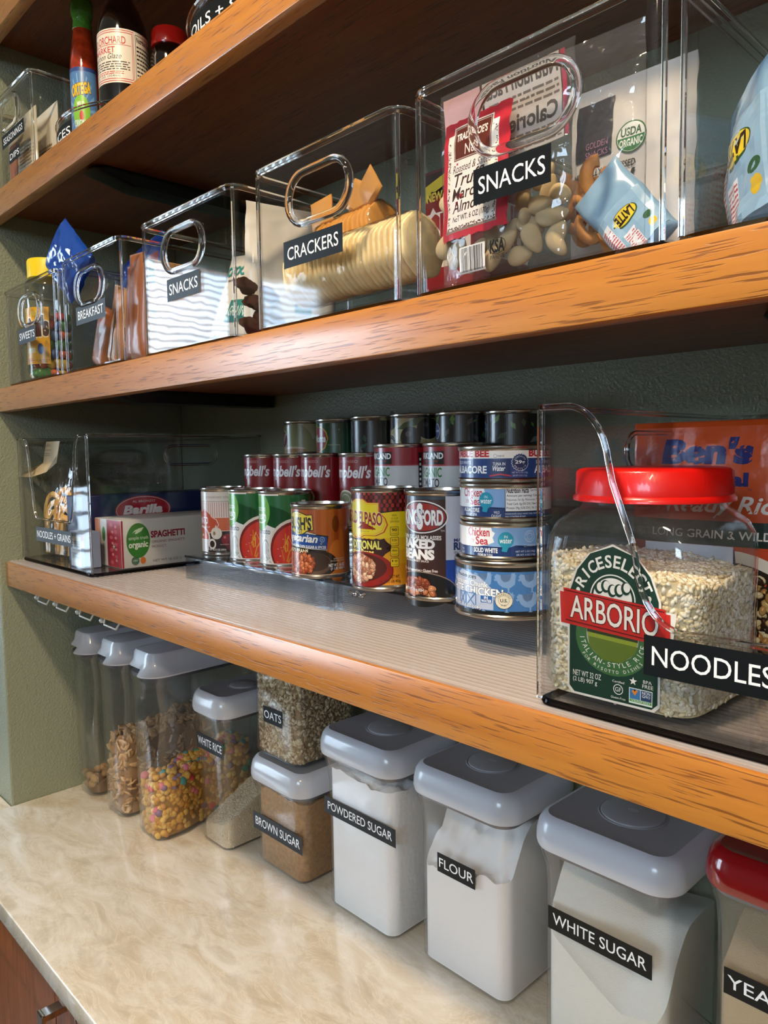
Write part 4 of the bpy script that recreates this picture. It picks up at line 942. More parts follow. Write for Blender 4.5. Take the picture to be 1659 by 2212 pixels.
def sides(ring, z0, hf, n, inset, faces=True, top=.3, zmax=None):
    """random points just inside the container wall, and on the top of the heap"""
    cum = [0]; 
    for i in range(len(ring)):
        a, b = ring[i], ring[(i+1) % len(ring)]; cum.append(cum[-1]+math.hypot(a[0]-b[0], a[1]-b[1]))
    cx = sum(p[0] for p in ring)/len(ring); cy = sum(p[1] for p in ring)/len(ring); out = []
    xs = [p[0] for p in ring]; ys = [p[1] for p in ring]
    while len(out) < n:
        if random.random() < top:
            s, q = math.sqrt(random.random()), random.randrange(len(ring)); p = ring[q]
            x, y = cx+(p[0]-cx)*s*.95, cy+(p[1]-cy)*s*.95; out.append((Vector((x, y, hf(x, y))), Vector((0, 0, 1))))
        else:
            d = random.random()*cum[-1]; i = max(k for k in range(len(ring)) if cum[k] <= d)
            a, b = ring[i], ring[(i+1) % len(ring)]; t = (d-cum[i])/max(cum[i+1]-cum[i], 1e-9)
            x, y = a[0]+(b[0]-a[0])*t, a[1]+(b[1]-a[1])*t
            if y > cy+.3*(max(ys)-cy) and x < cx: continue   # nothing sees that corner
            z = z0+random.random()*(hf(x, y)-z0)
            nn = Vector((b[1]-a[1], -(b[0]-a[0]), 0)).normalized()
            out.append((Vector((x, y, z))-nn*inset, nn))
    return out
def scatter(name, pts, kind, size, sc, mats, parent=None, tang=True, jit=.25):
    V, F, M = [], [], []; tv, tf = template(kind)
    for p, n in pts:
        R = rnd_rot()
        if tang:   # lie roughly flat against the wall
            q = n.to_track_quat('Z', 'Y').to_matrix() @ Matrix.Rotation(random.uniform(0, 2*PI), 3, 'Z') @ Matrix.Rotation(random.gauss(0, jit), 3, 'X') @ Matrix.Rotation(random.gauss(0, jit), 3, 'Y'); R = q
        k = size*random.uniform(.85, 1.15); b = len(V)
        V += [tuple(p+R @ Vector((v.x*sc[0]*k, v.y*sc[1]*k, v.z*sc[2]*k))) for v in tv]
        F += [[b+i for i in f] for f in tf]; M += [random.randrange(len(mats))]*len(tf)
    o = pydata(name, V, F, list(mats), parent); o.data.polygons.foreach_set('material_index', M); return o
def filling(name, label, cat, ring, z0, hf, m, kind='stuff'):
    bm = bmesh.new(); fill_mass(bm, dense(ring), z0, hf, 18)
    o = obj(name, bm, m); tag(o, label, cat, kind=kind); return o
def nz(x, y, s, a, o=0): return a*noise.noise(Vector((x*s, y*s, o)))
def inner(x0, x1, y0, y1, d=.0042): return rr(x0+d, x1-d, y0+d, y1-d, .014, 6)
POW = pmat('powder_white', 'eeeeee', .9, bump=.5, bscale=120); FLO = pmat('flour_white', 'ebe7e4', .95, bump=.25, bscale=60)
SUG = pmat('sugar_white', 'e6e4da', .7, bump=.5, bscale=900); BRS = pmat('brown_sugar_mat', 'a47a4c', .8, bump=.9, bscale=420, vary=.25, vscale=160)
filling('powdered_sugar', 'lumpy white powdered sugar filling the big container', 'sugar', inner(-.797, -.663, .644, .772), KZ+.0055, lambda x, y: -.437+nz(x, y, 45, .008)+nz(x, y, 100, .003), POW)
filling('flour', 'white flour with a ragged surface inside the flour container', 'flour', inner(-.626, -.489, .653, .782), KZ+.0055,
        lambda x, y: -.509+nz(x, y, 50, .007, 4)+nz(x, y, 120, .003)+.020/(1+math.exp(-(x+.535)/.005))+.056*min(1, max(0, (y-.668+nz(x, y, 60, .008, 2))/.04)), FLO)
filling('white_sugar', 'white sugar heaped higher at the back of its container', 'sugar', inner(-.441, -.302, .649, .785), KZ+.0055,
        lambda x, y: -.505-.055*min(1, (x+.44)/.09)+.3*max(0, x+.345)+.075*math.sin(min(max(y-.655, 0), .06)/.06*PI/2)+nz(x, y, 16, .006), SUG)
filling('yeast', 'tan yeast granules inside the red-lidded container', 'yeast', inner(-.262, -.14, .652, .775), KZ+.0055, lambda x, y: -.470+.55*min(max(y-.66, 0), .06)+nz(x, y, 30, .005), pmat('yeast_mat', 'b79f7c', .8, bump=.5, bscale=700))
g = inner(-.967, -.846, .640, .765)
filling('brown_sugar', 'brown sugar filling the small container under the oats', 'sugar', g, KZ+.0055, lambda x, y: -.512+nz(x, y, 50, .008), BRS)
# white rice in its container
g = inner(-1.090, -1.008, .613, .745); hf = lambda x, y: -.612+.5*(y-.613)+.25*(x+1.09)+nz(x, y, 60, .003)
o = filling('white_rice', 'white rice covering the bottom of the narrow container', 'rice', g, KZ+.0055, hf, pmat('rice_base', 'cdbfa4', .7, bump=.8, bscale=400))
rice = [pmat('rice_grain', 'd8cdb6', .45), pmat('rice_grain_dark', 'c2b294', .45)]
scatter('rice_grains', sides(dense(g), KZ+.006, hf, 900, .0004, top=.6), 'grain', .0030, (1, .38, .38), rice, o)
# oats
g = inner(-.969, -.856, .642, .763); hf = lambda x, y: -.312+nz(x, y, 50, .003); z0 = KZ+.1733+.0055
o = filling('rolled_oats', 'rolled oats packed in the container on the brown sugar', 'oats', inner(-.967, -.858, .644, .761), z0, hf, pmat('oat_base', '8d7350', .8))
scatter('oat_flakes', sides(dense(g), z0+.003, hf, 3000, .0012, top=.02), 'flake', .0044, (1, .75, 1), [pmat('oat_light', 'd6c7a6', .7), pmat('oat_mid', 'c0a982', .7), pmat('oat_dark', 'a08660', .7)], o, jit=.5)
# cereals: the heap in each tall container
def tallring(x0, x1, y0, y1):
    cy = (y0+y1)/2; R = dense(rr(x0+.004, x1-.004, y0+.004, y1-.004, .018, 6)); cx = (x0+x1)/2
    return [(x-math.copysign(min(math.exp(-((y-cy-.01)/.045)**4)*.011, abs(x-cx)), x-cx), y) for x, y in R]
g = tallring(-1.192, -1.112, .549, .745); hf = lambda x, y: -.536+.18*(y-.6)+nz(x, y, 30, .012)
o = filling('puffed_cereal', 'yellow corn puffs mixed with red, green and pink pieces in the nearest tall container', 'cereal', [(x+(-1.152-x)*.12, y+(.647-y)*.05) for x, y in g], KZ+.006, lambda x, y: hf(x, y)-.006, pmat('cereal_base', 'a87a2c', .8))
scatter('corn_puffs', sides(g, KZ+.008, hf, 780, .0050, top=.3), 'pillow', .0070, (1, .85, .8), [pmat('puff_yellow', 'd9a13a', .55), pmat('puff_gold', 'c88a2c', .55), pmat('puff_pale', 'e4b95a', .55)], o, jit=.8)
scatter('coloured_pieces', sides(g, KZ+.008, hf, 95, .0035, top=.45), 'lump', .0066, (1, 1, 1), [pmat('piece_red', 'd83c40', .5), pmat('piece_green', '3f8f62', .5), pmat('piece_pink', 'e0788a', .5), pmat('piece_teal', '3a8f8c', .5), pmat('piece_purple', '8a6a86', .5)], o, jit=.8)
g = tallring(-1.310, -1.232, .545, .745); hf = lambda x, y: -.495+.1*(y-.6)+nz(x, y, 30, .014, 3)
o = filling('wheat_cereal', 'tan cereal squares half filling the middle tall container', 'cereal', [(x+(-1.271-x)*.12, y+(.645-y)*.05) for x, y in g], KZ+.006, lambda x, y: hf(x, y)-.008, pmat('wheat_base_pale', '9a7650', .8))
scatter('wheat_squares', sides(g, KZ+.012, hf, 560, .006, top=.25), 'square', .0072, (1, 1, 1), [pmat('wheat_light', 'c29a68', .65), pmat('wheat_mid', 'a97f50', .65), pmat('wheat_pale', 'd4b184', .65)], o, jit=.8)
g = tallring(-1.4215, -1.352, .542, .74); hf = lambda x, y: -.600+nz(x, y, 40, .010, 5)
o = filling('cereal_remains', 'last brown cereal pieces at the bottom of the furthest tall container', 'cereal', [(x+(-1.387-x)*.15, y+(.641-y)*.06) for x, y in g], KZ+.006, lambda x, y: hf(x, y)-.010, pmat('wheat_base', '6e5030', .8))
scatter('cereal_lumps', sides(g, KZ+.014, hf, 90, .008, top=.4), 'lump', .0095, (1, .8, .7), [pmat('lump_brown', '957248', .7), pmat('lump_tan', 'ad8a5c', .7)], o, jit=.8)
# ================================================================== rice jar
t = thing('rice_jar', 'clear square jar of arborio rice with ribbed red lid and green label', 'jar', (-.258, .521, ZL+.0062))
t.location.z = -.1770; JZ = -.1770
def sq(h, p, z, n=72, cx=-.258, cy=.521):
    out = []
    for i in range(n):
        a = 2*PI*(i+.5)/n; c, s = math.cos(a), math.sin(a); k = h/((abs(c)**p+abs(s)**p)**(1/p)); out.append((cx+k*c, cy+k*s, z))
    return out
prof = [(.048, 5, JZ+.0003), (.056, 7, JZ+.004), (.0592, 8, JZ+.010), (.0592, 8, JZ+.104), (.0585, 7, JZ+.116), (.0560, 5, JZ+.125), (.0520, 3.2, JZ+.132), (.0495, 2.3, JZ+.136), (.049, 2, JZ+.139), (.049, 2, JZ+.150)]
JAR = thin('pet_plastic', (.98, .982, .985), .04, .03, haze=.008, bump=.35, bscale=26, bdist=.004)
bm = bmesh.new(); loft(bm, [sq(*q) for q in prof]+[sq(h-.0012, p, z) for h, p, z in reversed(prof[1:])], True, True); obj('body', bm, JAR, t, True)
bm = bmesh.new(); n = 220; prof2 = [(.0545, .1400), (.0562, .1404), (.0562, .1428), (.0540, .1448), (.0536, .1460), (.0530, .1610), (.0515, .1632), (.047, .1640), (0, .1640)]
rings = []
for r_, z in prof2:
    rib = .1455 < z < .1615
    rings.append([((r_+(.0009 if rib and i % 2 else 0))*math.cos(2*PI*i/n)-.258, (r_+(.0009 if rib and i % 2 else 0))*math.sin(2*PI*i/n)+.521, JZ+max(z, 0)) for i in range(n)])
rings[-1] = [(-.258+1e-5*math.cos(2*PI*i/n), .521+1e-5*math.sin(2*PI*i/n), JZ+.164) for i in range(n)]
loft(bm, rings); obj('lid', bm, REDP, t, True, ang=50)
a = Art(); W = 66.
def blabel(a, d, col):
    a.poly([(-d, 4-d), (4-d, -d), (62+d, -d), (66+d, 4-d), (66+d, 72), (60+d, 88), (50+d*.7, 100), (33, 106+d), (16-d*.7, 100), (6-d, 88), (-d, 72)], col)
blabel(a, 1.6, 'e4dfd6'); a.poly([(-9.5, 72), (-8, 46), (75, 40), (78, 66)], 'e4dfd6'); blabel(a, 0, '14382a')
a.arc('\u2022RICESELECT\u2022', 33, 66, 27.5, 30, 172, 8, 8.6, 'f0eee6', bold=.02)
a.ell(33, 66, 20, 23, '14382a').ring(33, 70, 17, 17, .9, 'f0eee6', a0=0, a1=180).ell(33, 70, 14.5, 14.5, 'f0eee6', a0=0, a1=180)
for k in range(5): a.ell(23+k*5, 77+1.5*math.sin(k*2), 3.4, 4.4, '14382a').ell(23.8+k*5, 77.6+1.5*math.sin(k*2), 2.4, 3.2, 'f0eee6')
a.ell(33, 42, 28, 25, '3c6a3a').ell(33, 44, 19.5, 17, 'a8a0a6').poly([(14, 46), (52, 44), (50, 35), (40, 27), (26, 27), (16, 35)], '8a9a2e').poly([(15, 42), (52, 40), (50, 35), (40, 27), (26, 27), (16, 35)], '5f7424').poly([(14, 47), (20, 48), (26, 46.5), (40, 47.5), (52, 46), (52, 43), (14, 45)], '2c3a1c').ell(26, 54, 10, 3, 'c8c0c4').ell(40, 51, 9, 2, '8c848c')
a.arc('ITALIAN-STYLE RICE', 33, 44, 23, 19.4, 186, 354, 3.4, 'f0eee6', inside=True, w=2.6).arc('FOR RISOTTO DISHES', 33, 44, 27, 24, 215, 325, 2.3, 'f0eee6', inside=True, w=1.8)
a.poly([(-8, 71), (74, 65), (74, 43.5), (-7, 48.5)], 'c9281f').poly([(-5, 74), (71, 68), (71, 66.6), (-5, 72.6)], '7a1512').poly([(-5, 74), (71, 68), (70, 45), (-3, 50)], 'c5241c').poly([(-4, 72.6), (70, 66.8), (70, 66), (-4, 71.8)], '5a0e0c').poly([(-3, 51.4), (69, 46.4), (69, 45.6), (-3, 50.6)], '5a0e0c')
a.text('ARBORIO', 1, 66, 53.5, 69.5, 'f4efe4', bold=.01, out='5a0e0c', ow=.03, tilt=-4.4)
a.text('NET WT 32 OZ', 3, 25, 12, 16, 'f0eee6').text('(2 LB) 907 g', 3, 22, 7, 11, 'f0eee6').ring(38, 8.5, 3.6, 3.6, .5, 'f0eee6').text('GF', 35.8, 40.2, 7, 10, 'f0eee6').text('Certified', 33.6, 42.4, 13, 14.6, 'f0eee6').text('Gluten-Free', 32.6, 43.4, 1.8, 3.4, 'f0eee6')
a.rect(46, 62.5, 1.5, 12, 'e8efe8').rect(46.5, 54, 4.6, 11.5, '3a7ab0').rect(54.4, 62, 4.6, 11.5, '24406a').text('NON', 55.4, 61, 9, 11, 'f4f4f4').text('GMO', 55.4, 61, 6.8, 8.6, 'f4f4f4').rect(46.5, 62, 2.6, 4.4, '4c9a3a').text('VERIFIED', 47.4, 61, 2.9, 4.1, 'f4f4f4').poly([(48, 9.6), (50.2, 7), (52.6, 10.6), (51, 11), (50, 9.6), (49, 11)], 'e8862c')
a.poly([(49+(2.9 if k % 2 == 0 else 1.2)*math.sin(PI*k/5), 16.6+(2.9 if k % 2 == 0 else 1.2)*math.cos(PI*k/5)) for k in range(10)], 'f0eee6').text('BPA', 56, 62, 16.6, 18.8, 'f0eee6').text('FREE', 55.4, 63, 13.4, 15.8, 'f0eee6')
put('paper_label', a, on_front(-.2890, .4612, JZ+.0055), t, m=printed('jar_label', .4, .15), world=True)
bm = Art().rect(0, 70, 0, 62, 'd8dade').build(on_flat((-.293, .5808, JZ+.04), (1, 0, 0), (0, 0, 1), (0, 1, 0))); obj('back_label', bm, printed('jar_label'), t, True, raw=True)
ring = [(x, y) for x, y, z in sq(.0562, 7, 0)]
hf = lambda x, y: JZ+.098-.0*(x+.26)-.10*(x+.30)+nz(x, y, 25, .004)
o = filling('arborio_rice', 'pale arborio rice filling two thirds of the jar', 'rice', [(-.258+(x+.258)*.985, .521+(y-.521)*.985) for x, y in ring], JZ+.002, lambda x, y: hf(x, y)-.001, pmat('arborio_base', 'd8caa4', .6))
arb = [pmat('arborio_grain', 'f2e8cc', .35), pmat('arborio_cream', 'ead9b0', .35), pmat('arborio_chalk', 'f8f2e0', .4)]
scatter('rice_grains', sides(dense(ring), JZ+.004, hf, 5200, .0002, top=.22), 'grain', .0033, (1, .5, .42), arb, o, jit=.35)
# ================================================================== pouches and bags
def sheetf(w, h, d, seed, top=.0, wr=.0016, foot=.06):
    def D(u, v):
        a = max(0, 1-abs(2*u/w)**2.6); b = min(1, max(0, v/h)/foot)**.5*(1-max(0, (v/h-.25)/.75)**1.6*(1-top)) if v < h else 0
        return d/2*math.sqrt(a)*max(b, 0)+.0006
    def f(u, v, side):
        k = noise.noise(Vector((u*38+seed, v*30, seed*3.1+side)))+.5*noise.noise(Vector((u*90, v*80+seed, side)))
        edge = min(1, (w/2-abs(u))/.012)*min(1, (h-v)/.02)
        return Vector((u+.0014*noise.noise(Vector((v*60, seed, 0))), side*(D(u, v)+wr*k*max(edge, 0)), v))
    return f
def bag_mesh(f, w, h, nu=26, nv=34):
    bm = bmesh.new()
    V = {}
    for s_ in (-1, 1):
        for i in range(nu+1):
            for j in range(nv+1): V[s_, i, j] = bm.verts.new(f(-w/2+w*i/nu, h*j/nv, s_))
        for i in range(nu):
            for j in range(nv):
                q = [V[s_, i, j], V[s_, i+1, j], V[s_, i+1, j+1], V[s_, i, j+1]]; bm.faces.new(q if s_ < 0 else q[::-1])
    for j in range(nv):
        for i in (0, nu): bm.faces.new([V[-1, i, j], V[-1, i, j+1], V[1, i, j+1], V[1, i, j]])
    for i in range(nu):
        for j in (0, nv): bm.faces.new([V[-1, i, j], V[1, i, j], V[1, i+1, j], V[-1, i+1, j]])
    return bm
def bag(name, label, cat, loc, rot, w, h, d, seed, m, art=None, group=None, back=None, foot=.06, top=0., wr=.0016, pm=None):
    t = thing(name, label, cat, loc, rot, group); f = sheetf(w, h, d, seed, top, wr, foot)
    obj('pouch', bag_mesh(f, w, h), m, t)
    if art: put('printed_design', art, lambda u, v, e: tuple(f(u*.001, v*.001, -1)+Vector((0, -e-.0010, 0))), t, dx=5, dy=5, m=pm or PRB)
    if back: put('back_print', back, lambda u, v, e: tuple(f(u*.001, v*.001, 1)+Vector((0, -e-.0010, 0))), t, dx=5, dy=5, m=pm or PRB)
    return t
ORG = pmat('orange_foil', 'c8481a', .3, coat=.3)
a = Art().rect(-82, 82, 1, 62, '7a2c14').rect(-82, 82, 62, 92, 'cf4a1c').rect(-82, 82, 92, 116, '0f2a22').rect(-82, 82, 60, 93, 'c4451a').rect(-82, 82, 93, 114, '0f2a22').rect(-82, 82, 114, 199, 'd0501e')
a.text("Ben's", -52, 22, 164, 184, '1c2166', bold=.06, shear=.12).text('Original', -52, 20, 141, 155, '1c2166', bold=.05).text('TM', 21, 24, 140, 142, '1c2166').text('Ready Rice', -48, 52, 117, 135, 'f4ebe0', bold=.02, shear=.3).text('LONG GRAIN & WILD', -60, 42, 99, 106, 'e8e4da', bold=.01)
a.ell(6, 40, 66, 50, 'e6dccb').ell(6, 36, 60, 44, '2b2014').beans(6, 36, 52, 40, 4, ['d9b878', 'c49a58', 'ecd8a8', '3a2416', 'b88848'], 260, 6)
a.rrect(-16, 14, 62, 92, 3, '1c2a66').rrect(-14, 12, 70, 90, 2, 'e8ecf2').text('MICROWAVE', -13, 11, 85, 88.4, '1c2a66').text('IN THE POUCH', -13, 11, 81, 84, '1c2a66').text(':90', -12, 10, 71, 80, '1c2a66', bold=.04).text('BPA FREE', -14, 12, 64, 68, 'e8ecf2')
for k, s_ in enumerate(('0g', '480mg', '2g')): a.rrect(-22+k*15, -9+k*15, 14, 40, 2, '2a2016').rrect(-21+k*15, -10+k*15, 15, 39, 2, 'ece4d4').text(s_, -19+k*15, -12+k*15, 30, 36, '2a2016').text(('SAT FAT', 'SODIUM', 'SUGARS')[k], -20.4+k*15, -10.6+k*15, 24, 28, '2a2016')
bag('rice_pouch', 'orange ready rice pouch with dark blue lettering behind the rice jar', 'pouch', (-.262, .665, -.1765), (0, 0, .04), .166, .2, .032, 3, ORG, a, top=.15, wr=.0012)
# nuts pouch with red-framed label
a = Art()
rag = [(-55, 50)]+[(x, 48+random.uniform(-.8, .8)) for x in range(-54, 12, 3)]+[(12+random.uniform(-.8, .8), y) for y in range(48, 138, 4)]+[(x, 138+random.uniform(-.8, .8)) for x in range(12, -55, -3)]
rag = [(x+1, y-12) for x, y in rag]
a.poly(rag, 'b81f30').rect(-48, 3, 42, 116, 'e8e0d6').rect(-49, 4, 41, 43, '8a7468').ring(0, 0, .1, .1, .05, '8a7468')
for x0_, x1_, y0_, y1_ in ((-48, -44, 42, 112), (-1, 3, 42, 112), (-48, 3, 42, 46)):
    rd = random.Random(int(x0_*7+y0_)); n_ = 90
    a.add([[(x, y), (x+1, y), (x+1, y+.7), (x, y+.7)] for x, y in [(rd.uniform(x0_+.3, x1_-1.2), rd.uniform(y0_+.3, y1_-1)) for _ in range(n_)]], '5a3226')
a.rect(-42, -3, 94, 121, 'e8e0d6').rect(-41, -4, 95, 120, '5e2414').rect(-40.2, -4.8, 95.8, 119.2, 'e0d4c6').rect(-39.8, -5.2, 96.2, 118.8, '5e2414').text("TRADER JOE'S", -38, -8, 108, 115, 'f0e6dc', bold=.03).text('Nuts', -30, -14, 98, 106, 'f0e6dc', shear=.2)
a.text('Roasted & Salted', -42, -3, 86, 92, '3a1c14', shear=.25).text('Truffle', -40, -4, 75, 85, '3a1c14', bold=.01, shear=.25).text('Marcona', -42, -2, 65, 74, '3a1c14', bold=.01, shear=.25).text('Almonds', -42, -2, 55.5, 64, '3a1c14', bold=.01, shear=.25)
a.text('NET WT. 6 OZ (170g)', -41, -3, 47.5, 53, '3a1c14', bold=.015)
a.rect(-34, -8, 8, 28, 'e4e2de').bars(-32, -10, 9, 27, 17).text('KSA', -3, 10, 18, 27, '1c1a18', bold=.04).ring(3.5, 22.5, 8, 6, .5, '1c1a18').text('PAREVE', -3, 10, 13, 16, '1c1a18')
b = Art().rect(-20, 48, 92, 148, 'b9b2ac').text('Nutrition Facts', -18, 46, 136, 146, '4a4440', bold=.03, mirror=True).lines(-16, 46, 122, 134, 3, '6a625c').text('Calories', -4, 44, 108, 119, '4a4440', bold=.03, mirror=True).lines(-16, 46, 94, 106, 4, '6a625c', 4).rect(49, 53, 92, 148, '9c3048').rect(-58, -22, 110, 148, 'c9a2a6')
bag('nut_pouch', 'clear pouch of truffle almonds with red-framed label, behind the big SNACKS label', 'pouch', (-.353, .472, ZB+.007), (.02, 0, 0), .122, .152, .026, 11, FILM, a, back=b, wr=.001, pm=printed('film_print', .35, .3))
ALM = pmat('almond_salted', 'e4cb9c', .6, bump=.6, bscale=500)
def nutdup(base, pts, labels, group, sc):
    first = True
    for i, (x, y, z) in enumerate(pts):
        o = base if i == 0 else base.copy()
        if i: C.objects.link(o)
        o.location = (x, y, z); o.rotation_euler = (random.uniform(-.5, .5), random.uniform(0, PI), random.uniform(-.6, .6)); k = sc*random.uniform(.85, 1.12); o.scale = (k, k, k)
        tag(o, labels, 'nut', group)
bm = bmesh.new(); bmesh.ops.create_icosphere(bm, subdivisions=3, radius=1)
for v in bm.verts: v.co = Vector((v.co.x*.72*(1-.28*v.co.z), v.co.y*.5, v.co.z*1.15))
o = obj('almond', bm, ALM)
PT = [(1170, 410), (1134, 452), (1180, 440), (1174, 474), (1142, 498), (1060, 533), (1150, 512), (1160, 545), (1197, 532), (1105, 545), (1190, 495), (968, 425), (975, 452), (966, 540), (985, 568), (1010, 580), (1125, 575), (1080, 578), (1208, 560), (1045, 560), (1130, 420), (1000, 555), (1205, 455), (1110, 520)]
P3 = [(-.413+(px-960)*.000435, .471+random.uniform(-.004, .005), .141+(600-.18*(px-960)-py)*.000335+.006) for px, py in PT]
nutdup(o, P3, 'salted almond inside the clear truffle nut pouch', 'almonds in the truffle nut pouch', .0098)
# cashew bag behind
bag('nut_bag', 'plain clear zip bag of cashews behind the truffle almond pouch', 'bag', (-.312, .507, ZB+.007), (.03, 0, .05), .105, .165, .030, 21, FILM, None, wr=.003)
bm = bmesh.new(); tube(bm, [(.62*math.cos(q), 0, .9*math.sin(q)) for q in [-1.9+3.8*k/9 for k in range(10)]], .36, 10); bmesh.ops.translate(bm, vec=(-.3, 0, 0), verts=bm.verts)
for v in bm.verts: v.co.y *= .85
o = obj('cashew', bm, pmat('cashew_roasted', 'c88848', .5, bump=.3, bscale=300))
PC = [(1262, 425), (1290, 415), (1245, 455), (1285, 450), (1312, 440), (1262, 485), (1300, 480), (1325, 470), (1340, 500), (1310, 510), (1280, 520), (1250, 510), (1345, 525), (1325, 530)]
nutdup(o, [(-.318+(px-1230)*.00040, .5+random.uniform(-.004, .006), .143+(552-.15*(px-1230)-py)*.00035+.006) for px, py in PC], 'roasted cashew in the plain bag behind the almonds', 'cashews in the plain bag', .0125)
# white pouch with organic seal
a = Art().rect(-44, -12, 96, 140, '1b2233').text('GOLDEN', -34, -15, 104, 109, 'b07a9a').text('SNACKS', -34, -15, 97, 102, 'b07a9a').ell(4, 104, 12, 12, 'e8ece6').ring(4, 104, 12, 12, 1, '2f6a3a').ell(4, 104, 10.6, 10.6, '2f7a44', a0=180, a1=360).text('USDA', -4, 12, 105, 111, '2f5a3a', bold=.03).text('ORGANIC', -5, 13, 97, 102.5, 'eef4ee', bold=.03).text('MINIMALLY PROCESSED', -44, 8, 82, 87, '1c1c20', bold=.02).text('RAW', -18, 8, 66, 79, '1c1c20', bold=.06)
bag('snack_pouch', 'off-white standing pouch with round organic seal in the big SNACKS bin', 'pouch', (-.292, .545, ZB+.007), (-.02, 0, .02), .10, .152, .02, 31, pmat('white_foil', 'c9c6c2', .4), a)
# blue snack bag with yellow oval logo, upside down
def blue_art(k=1.):
    a = Art().rect(-46*k, 46*k, 1, 99*k, '8fb0c8').ell(4*k, 72*k, 24*k, 14*k, '2c4a22').ell(4*k, 73*k, 22*k, 12*k, 'e0c42a').text('LATTE', -12*k, 20*k, 66*k, 80*k, '2a1a14', bold=.05, rot=180).rect(-44*k, -24*k, 6*k, 84*k, 'e4e4e6').lines(-43*k, -25*k, 8*k, 82*k, 14, 'c0303a', 3)
    return a.rect(-18*k, 6*k, 6*k, 48*k, 'e4e4e6').lines(-17*k, 5*k, 8*k, 46*k, 9, 'c0303a', 5).ell(30*k, 28*k, 7*k, 8*k, 'd9b42c').ell(30*k, 44*k, 8*k, 6*k, '2f5a34')
BLU = pmat('pale_blue_foil', '86a8c2', .22, coat=.5)
bag('snack_bag', 'crumpled pale blue snack bag with yellow oval logo, right of the cashews', 'bag', (-.241, .488, ZB+.010), (.02, -.70, -.02), .042, .072, .018, 41, BLU, blue_art(.42), wr=.004, top=.3)
bag('snack_bag', 'pale blue snack bag seen from its pink edge in the bin at the right edge', 'bag', (-.176, .497, ZB+.008), (.05, -.2, -.9), .07, .095, .026, 47, BLU, blue_art(.75), wr=.004, top=.3)
bag('snack_bag', 'small crumpled snack bag with yellow oval logo leaning in the rightmost bin', 'bag', (-.100, .53, ZB+.008), (.05, .35, .1), .092, .10, .034, 53, pmat('grey_blue_foil', '7e8ea0', .25, coat=.4), blue_art(), wr=.004, top=.3)
bag('snack_pouch', 'dim brown snack bag at the back of the rightmost bin', 'pouch', (-.115, .64, ZB+.007), (0, 0, 0), .14, .11, .04, 59, pmat('brown_foil', '6a4a22', .4), None)
# ================================================================== crackers
CRK = pmat('cracker', 'f6dca4', .6, bump=.15, bscale=260, vary=.12, vscale=90)
def sleeve(label, a0, a1, r, n, film, glabel, group, twist=False, seed=0):
    A, B = Vector(a0), Vector(a1); d = (B-A); L_ = d.length; q = d.to_track_quat('Z', 'Y')
    bm = bmesh.new()
    q_ = L_/n*.44; prof = [(1e-5, -q_), (r*.9, -q_), (r*.975, -q_*.6), (r, 0), (r*.975, q_*.6), (r*.9, q_), (1e-5, q_)]
    m_ = 28; loft(bm, [[(rd_*(1+.03*math.cos(7*2*PI*i/m_))*math.cos(2*PI*i/m_), rd_*(1+.03*math.cos(7*2*PI*i/m_))*math.sin(2*PI*i/m_), z) for i in range(m_)] for rd_, z in prof])
    base = obj('cracker', bm, CRK)
    for i in range(n):
        o = base if i == 0 else base.copy()
        if i: C.objects.link(o)
        o.location = A+d*((i+.5)/n)+Vector((0, random.uniform(-.0008, .0008), random.uniform(-.0008, .0008)))
        o.rotation_mode = 'QUATERNION'; o.rotation_quaternion = q @ Matrix.Rotation(random.uniform(-.05, .05), 3, 'X').to_quaternion()
        tag(o, glabel, 'cracker', group)
    t = thing('cracker_sleeve', label, 'wrapper', A); t.rotation_mode = 'QUATERNION'; t.rotation_quaternion = q
    bm = bmesh.new(); rings = []; m_ = 40
    for k in range(31):
        z = -.006+(L_+.012)*k/30; e = min(1, min(k, 30-k)/2.5)
        rings.append([((r+.0016+.0012*noise.noise(Vector((math.cos(2*PI*i/m_)*2.5, math.sin(2*PI*i/m_)*2.5, z*120+seed))))*(.35+.65*e**.5)*math.cos(2*PI*i/m_), (r+.0016+.0012*noise.noise(Vector((math.cos(2*PI*i/m_)*2.5+9, math.sin(2*PI*i/m_)*2.5, z*120))))*(.35+.65*e**.5)*math.sin(2*PI*i/m_), z) for i in range(m_)])
    loft(bm, rings, False, False); obj('film', bm, film, t)
    return t
s1 = sleeve('clear-wrapped sleeve of round crackers lying behind the CRACKERS label', (-.624, .490, .178), (-.462, .500, .183), .0295, 25, FILM, 'round cracker in the front sleeve behind the CRACKERS label', 'crackers in the front sleeve')
AMB = thin('amber_film', (.80, .60, .36), .07, .1, haze=.08, hazecol=(.75, .5, .22), bump=1., bscale=40, bdist=.01)
s2 = sleeve('amber-wrapped sleeve of crackers under the hand hole of the CRACKERS bin', (-.622, .530, .215), (-.545, .535, .222), .027, 12, AMB, 'round cracker in the amber sleeve under the hand hole', 'crackers in the amber sleeve', seed=5)
for k, (p, rr_, lab) in enumerate((((-.625, .520, .236), (0, -.1, 0), 'end'), ((-.575, .525, .240), (0, .5, .2), 'end'), ((-.548, .522, .246), (0, -.55, -.2), 'end'))):
    f = sheetf(.034, .030, .006, 70+k, .6, .002)
    bm = bag_mesh(f, .034, .030, 10, 10); bmesh.ops.rotate(bm, verts=bm.verts, matrix=Matrix.Rotation(rr_[1], 3, 'Y') @ Matrix.Rotation(rr_[2], 3, 'Z')); bmesh.ops.translate(bm, vec=p, verts=bm.verts)
    M_ = s2.matrix_basis.inverted(); bmesh.ops.transform(bm, matrix=M_, verts=bm.verts); obj('folded_end', bm, pmat('amber_wrapper', 'b98442', .35, coat=.3), s2)
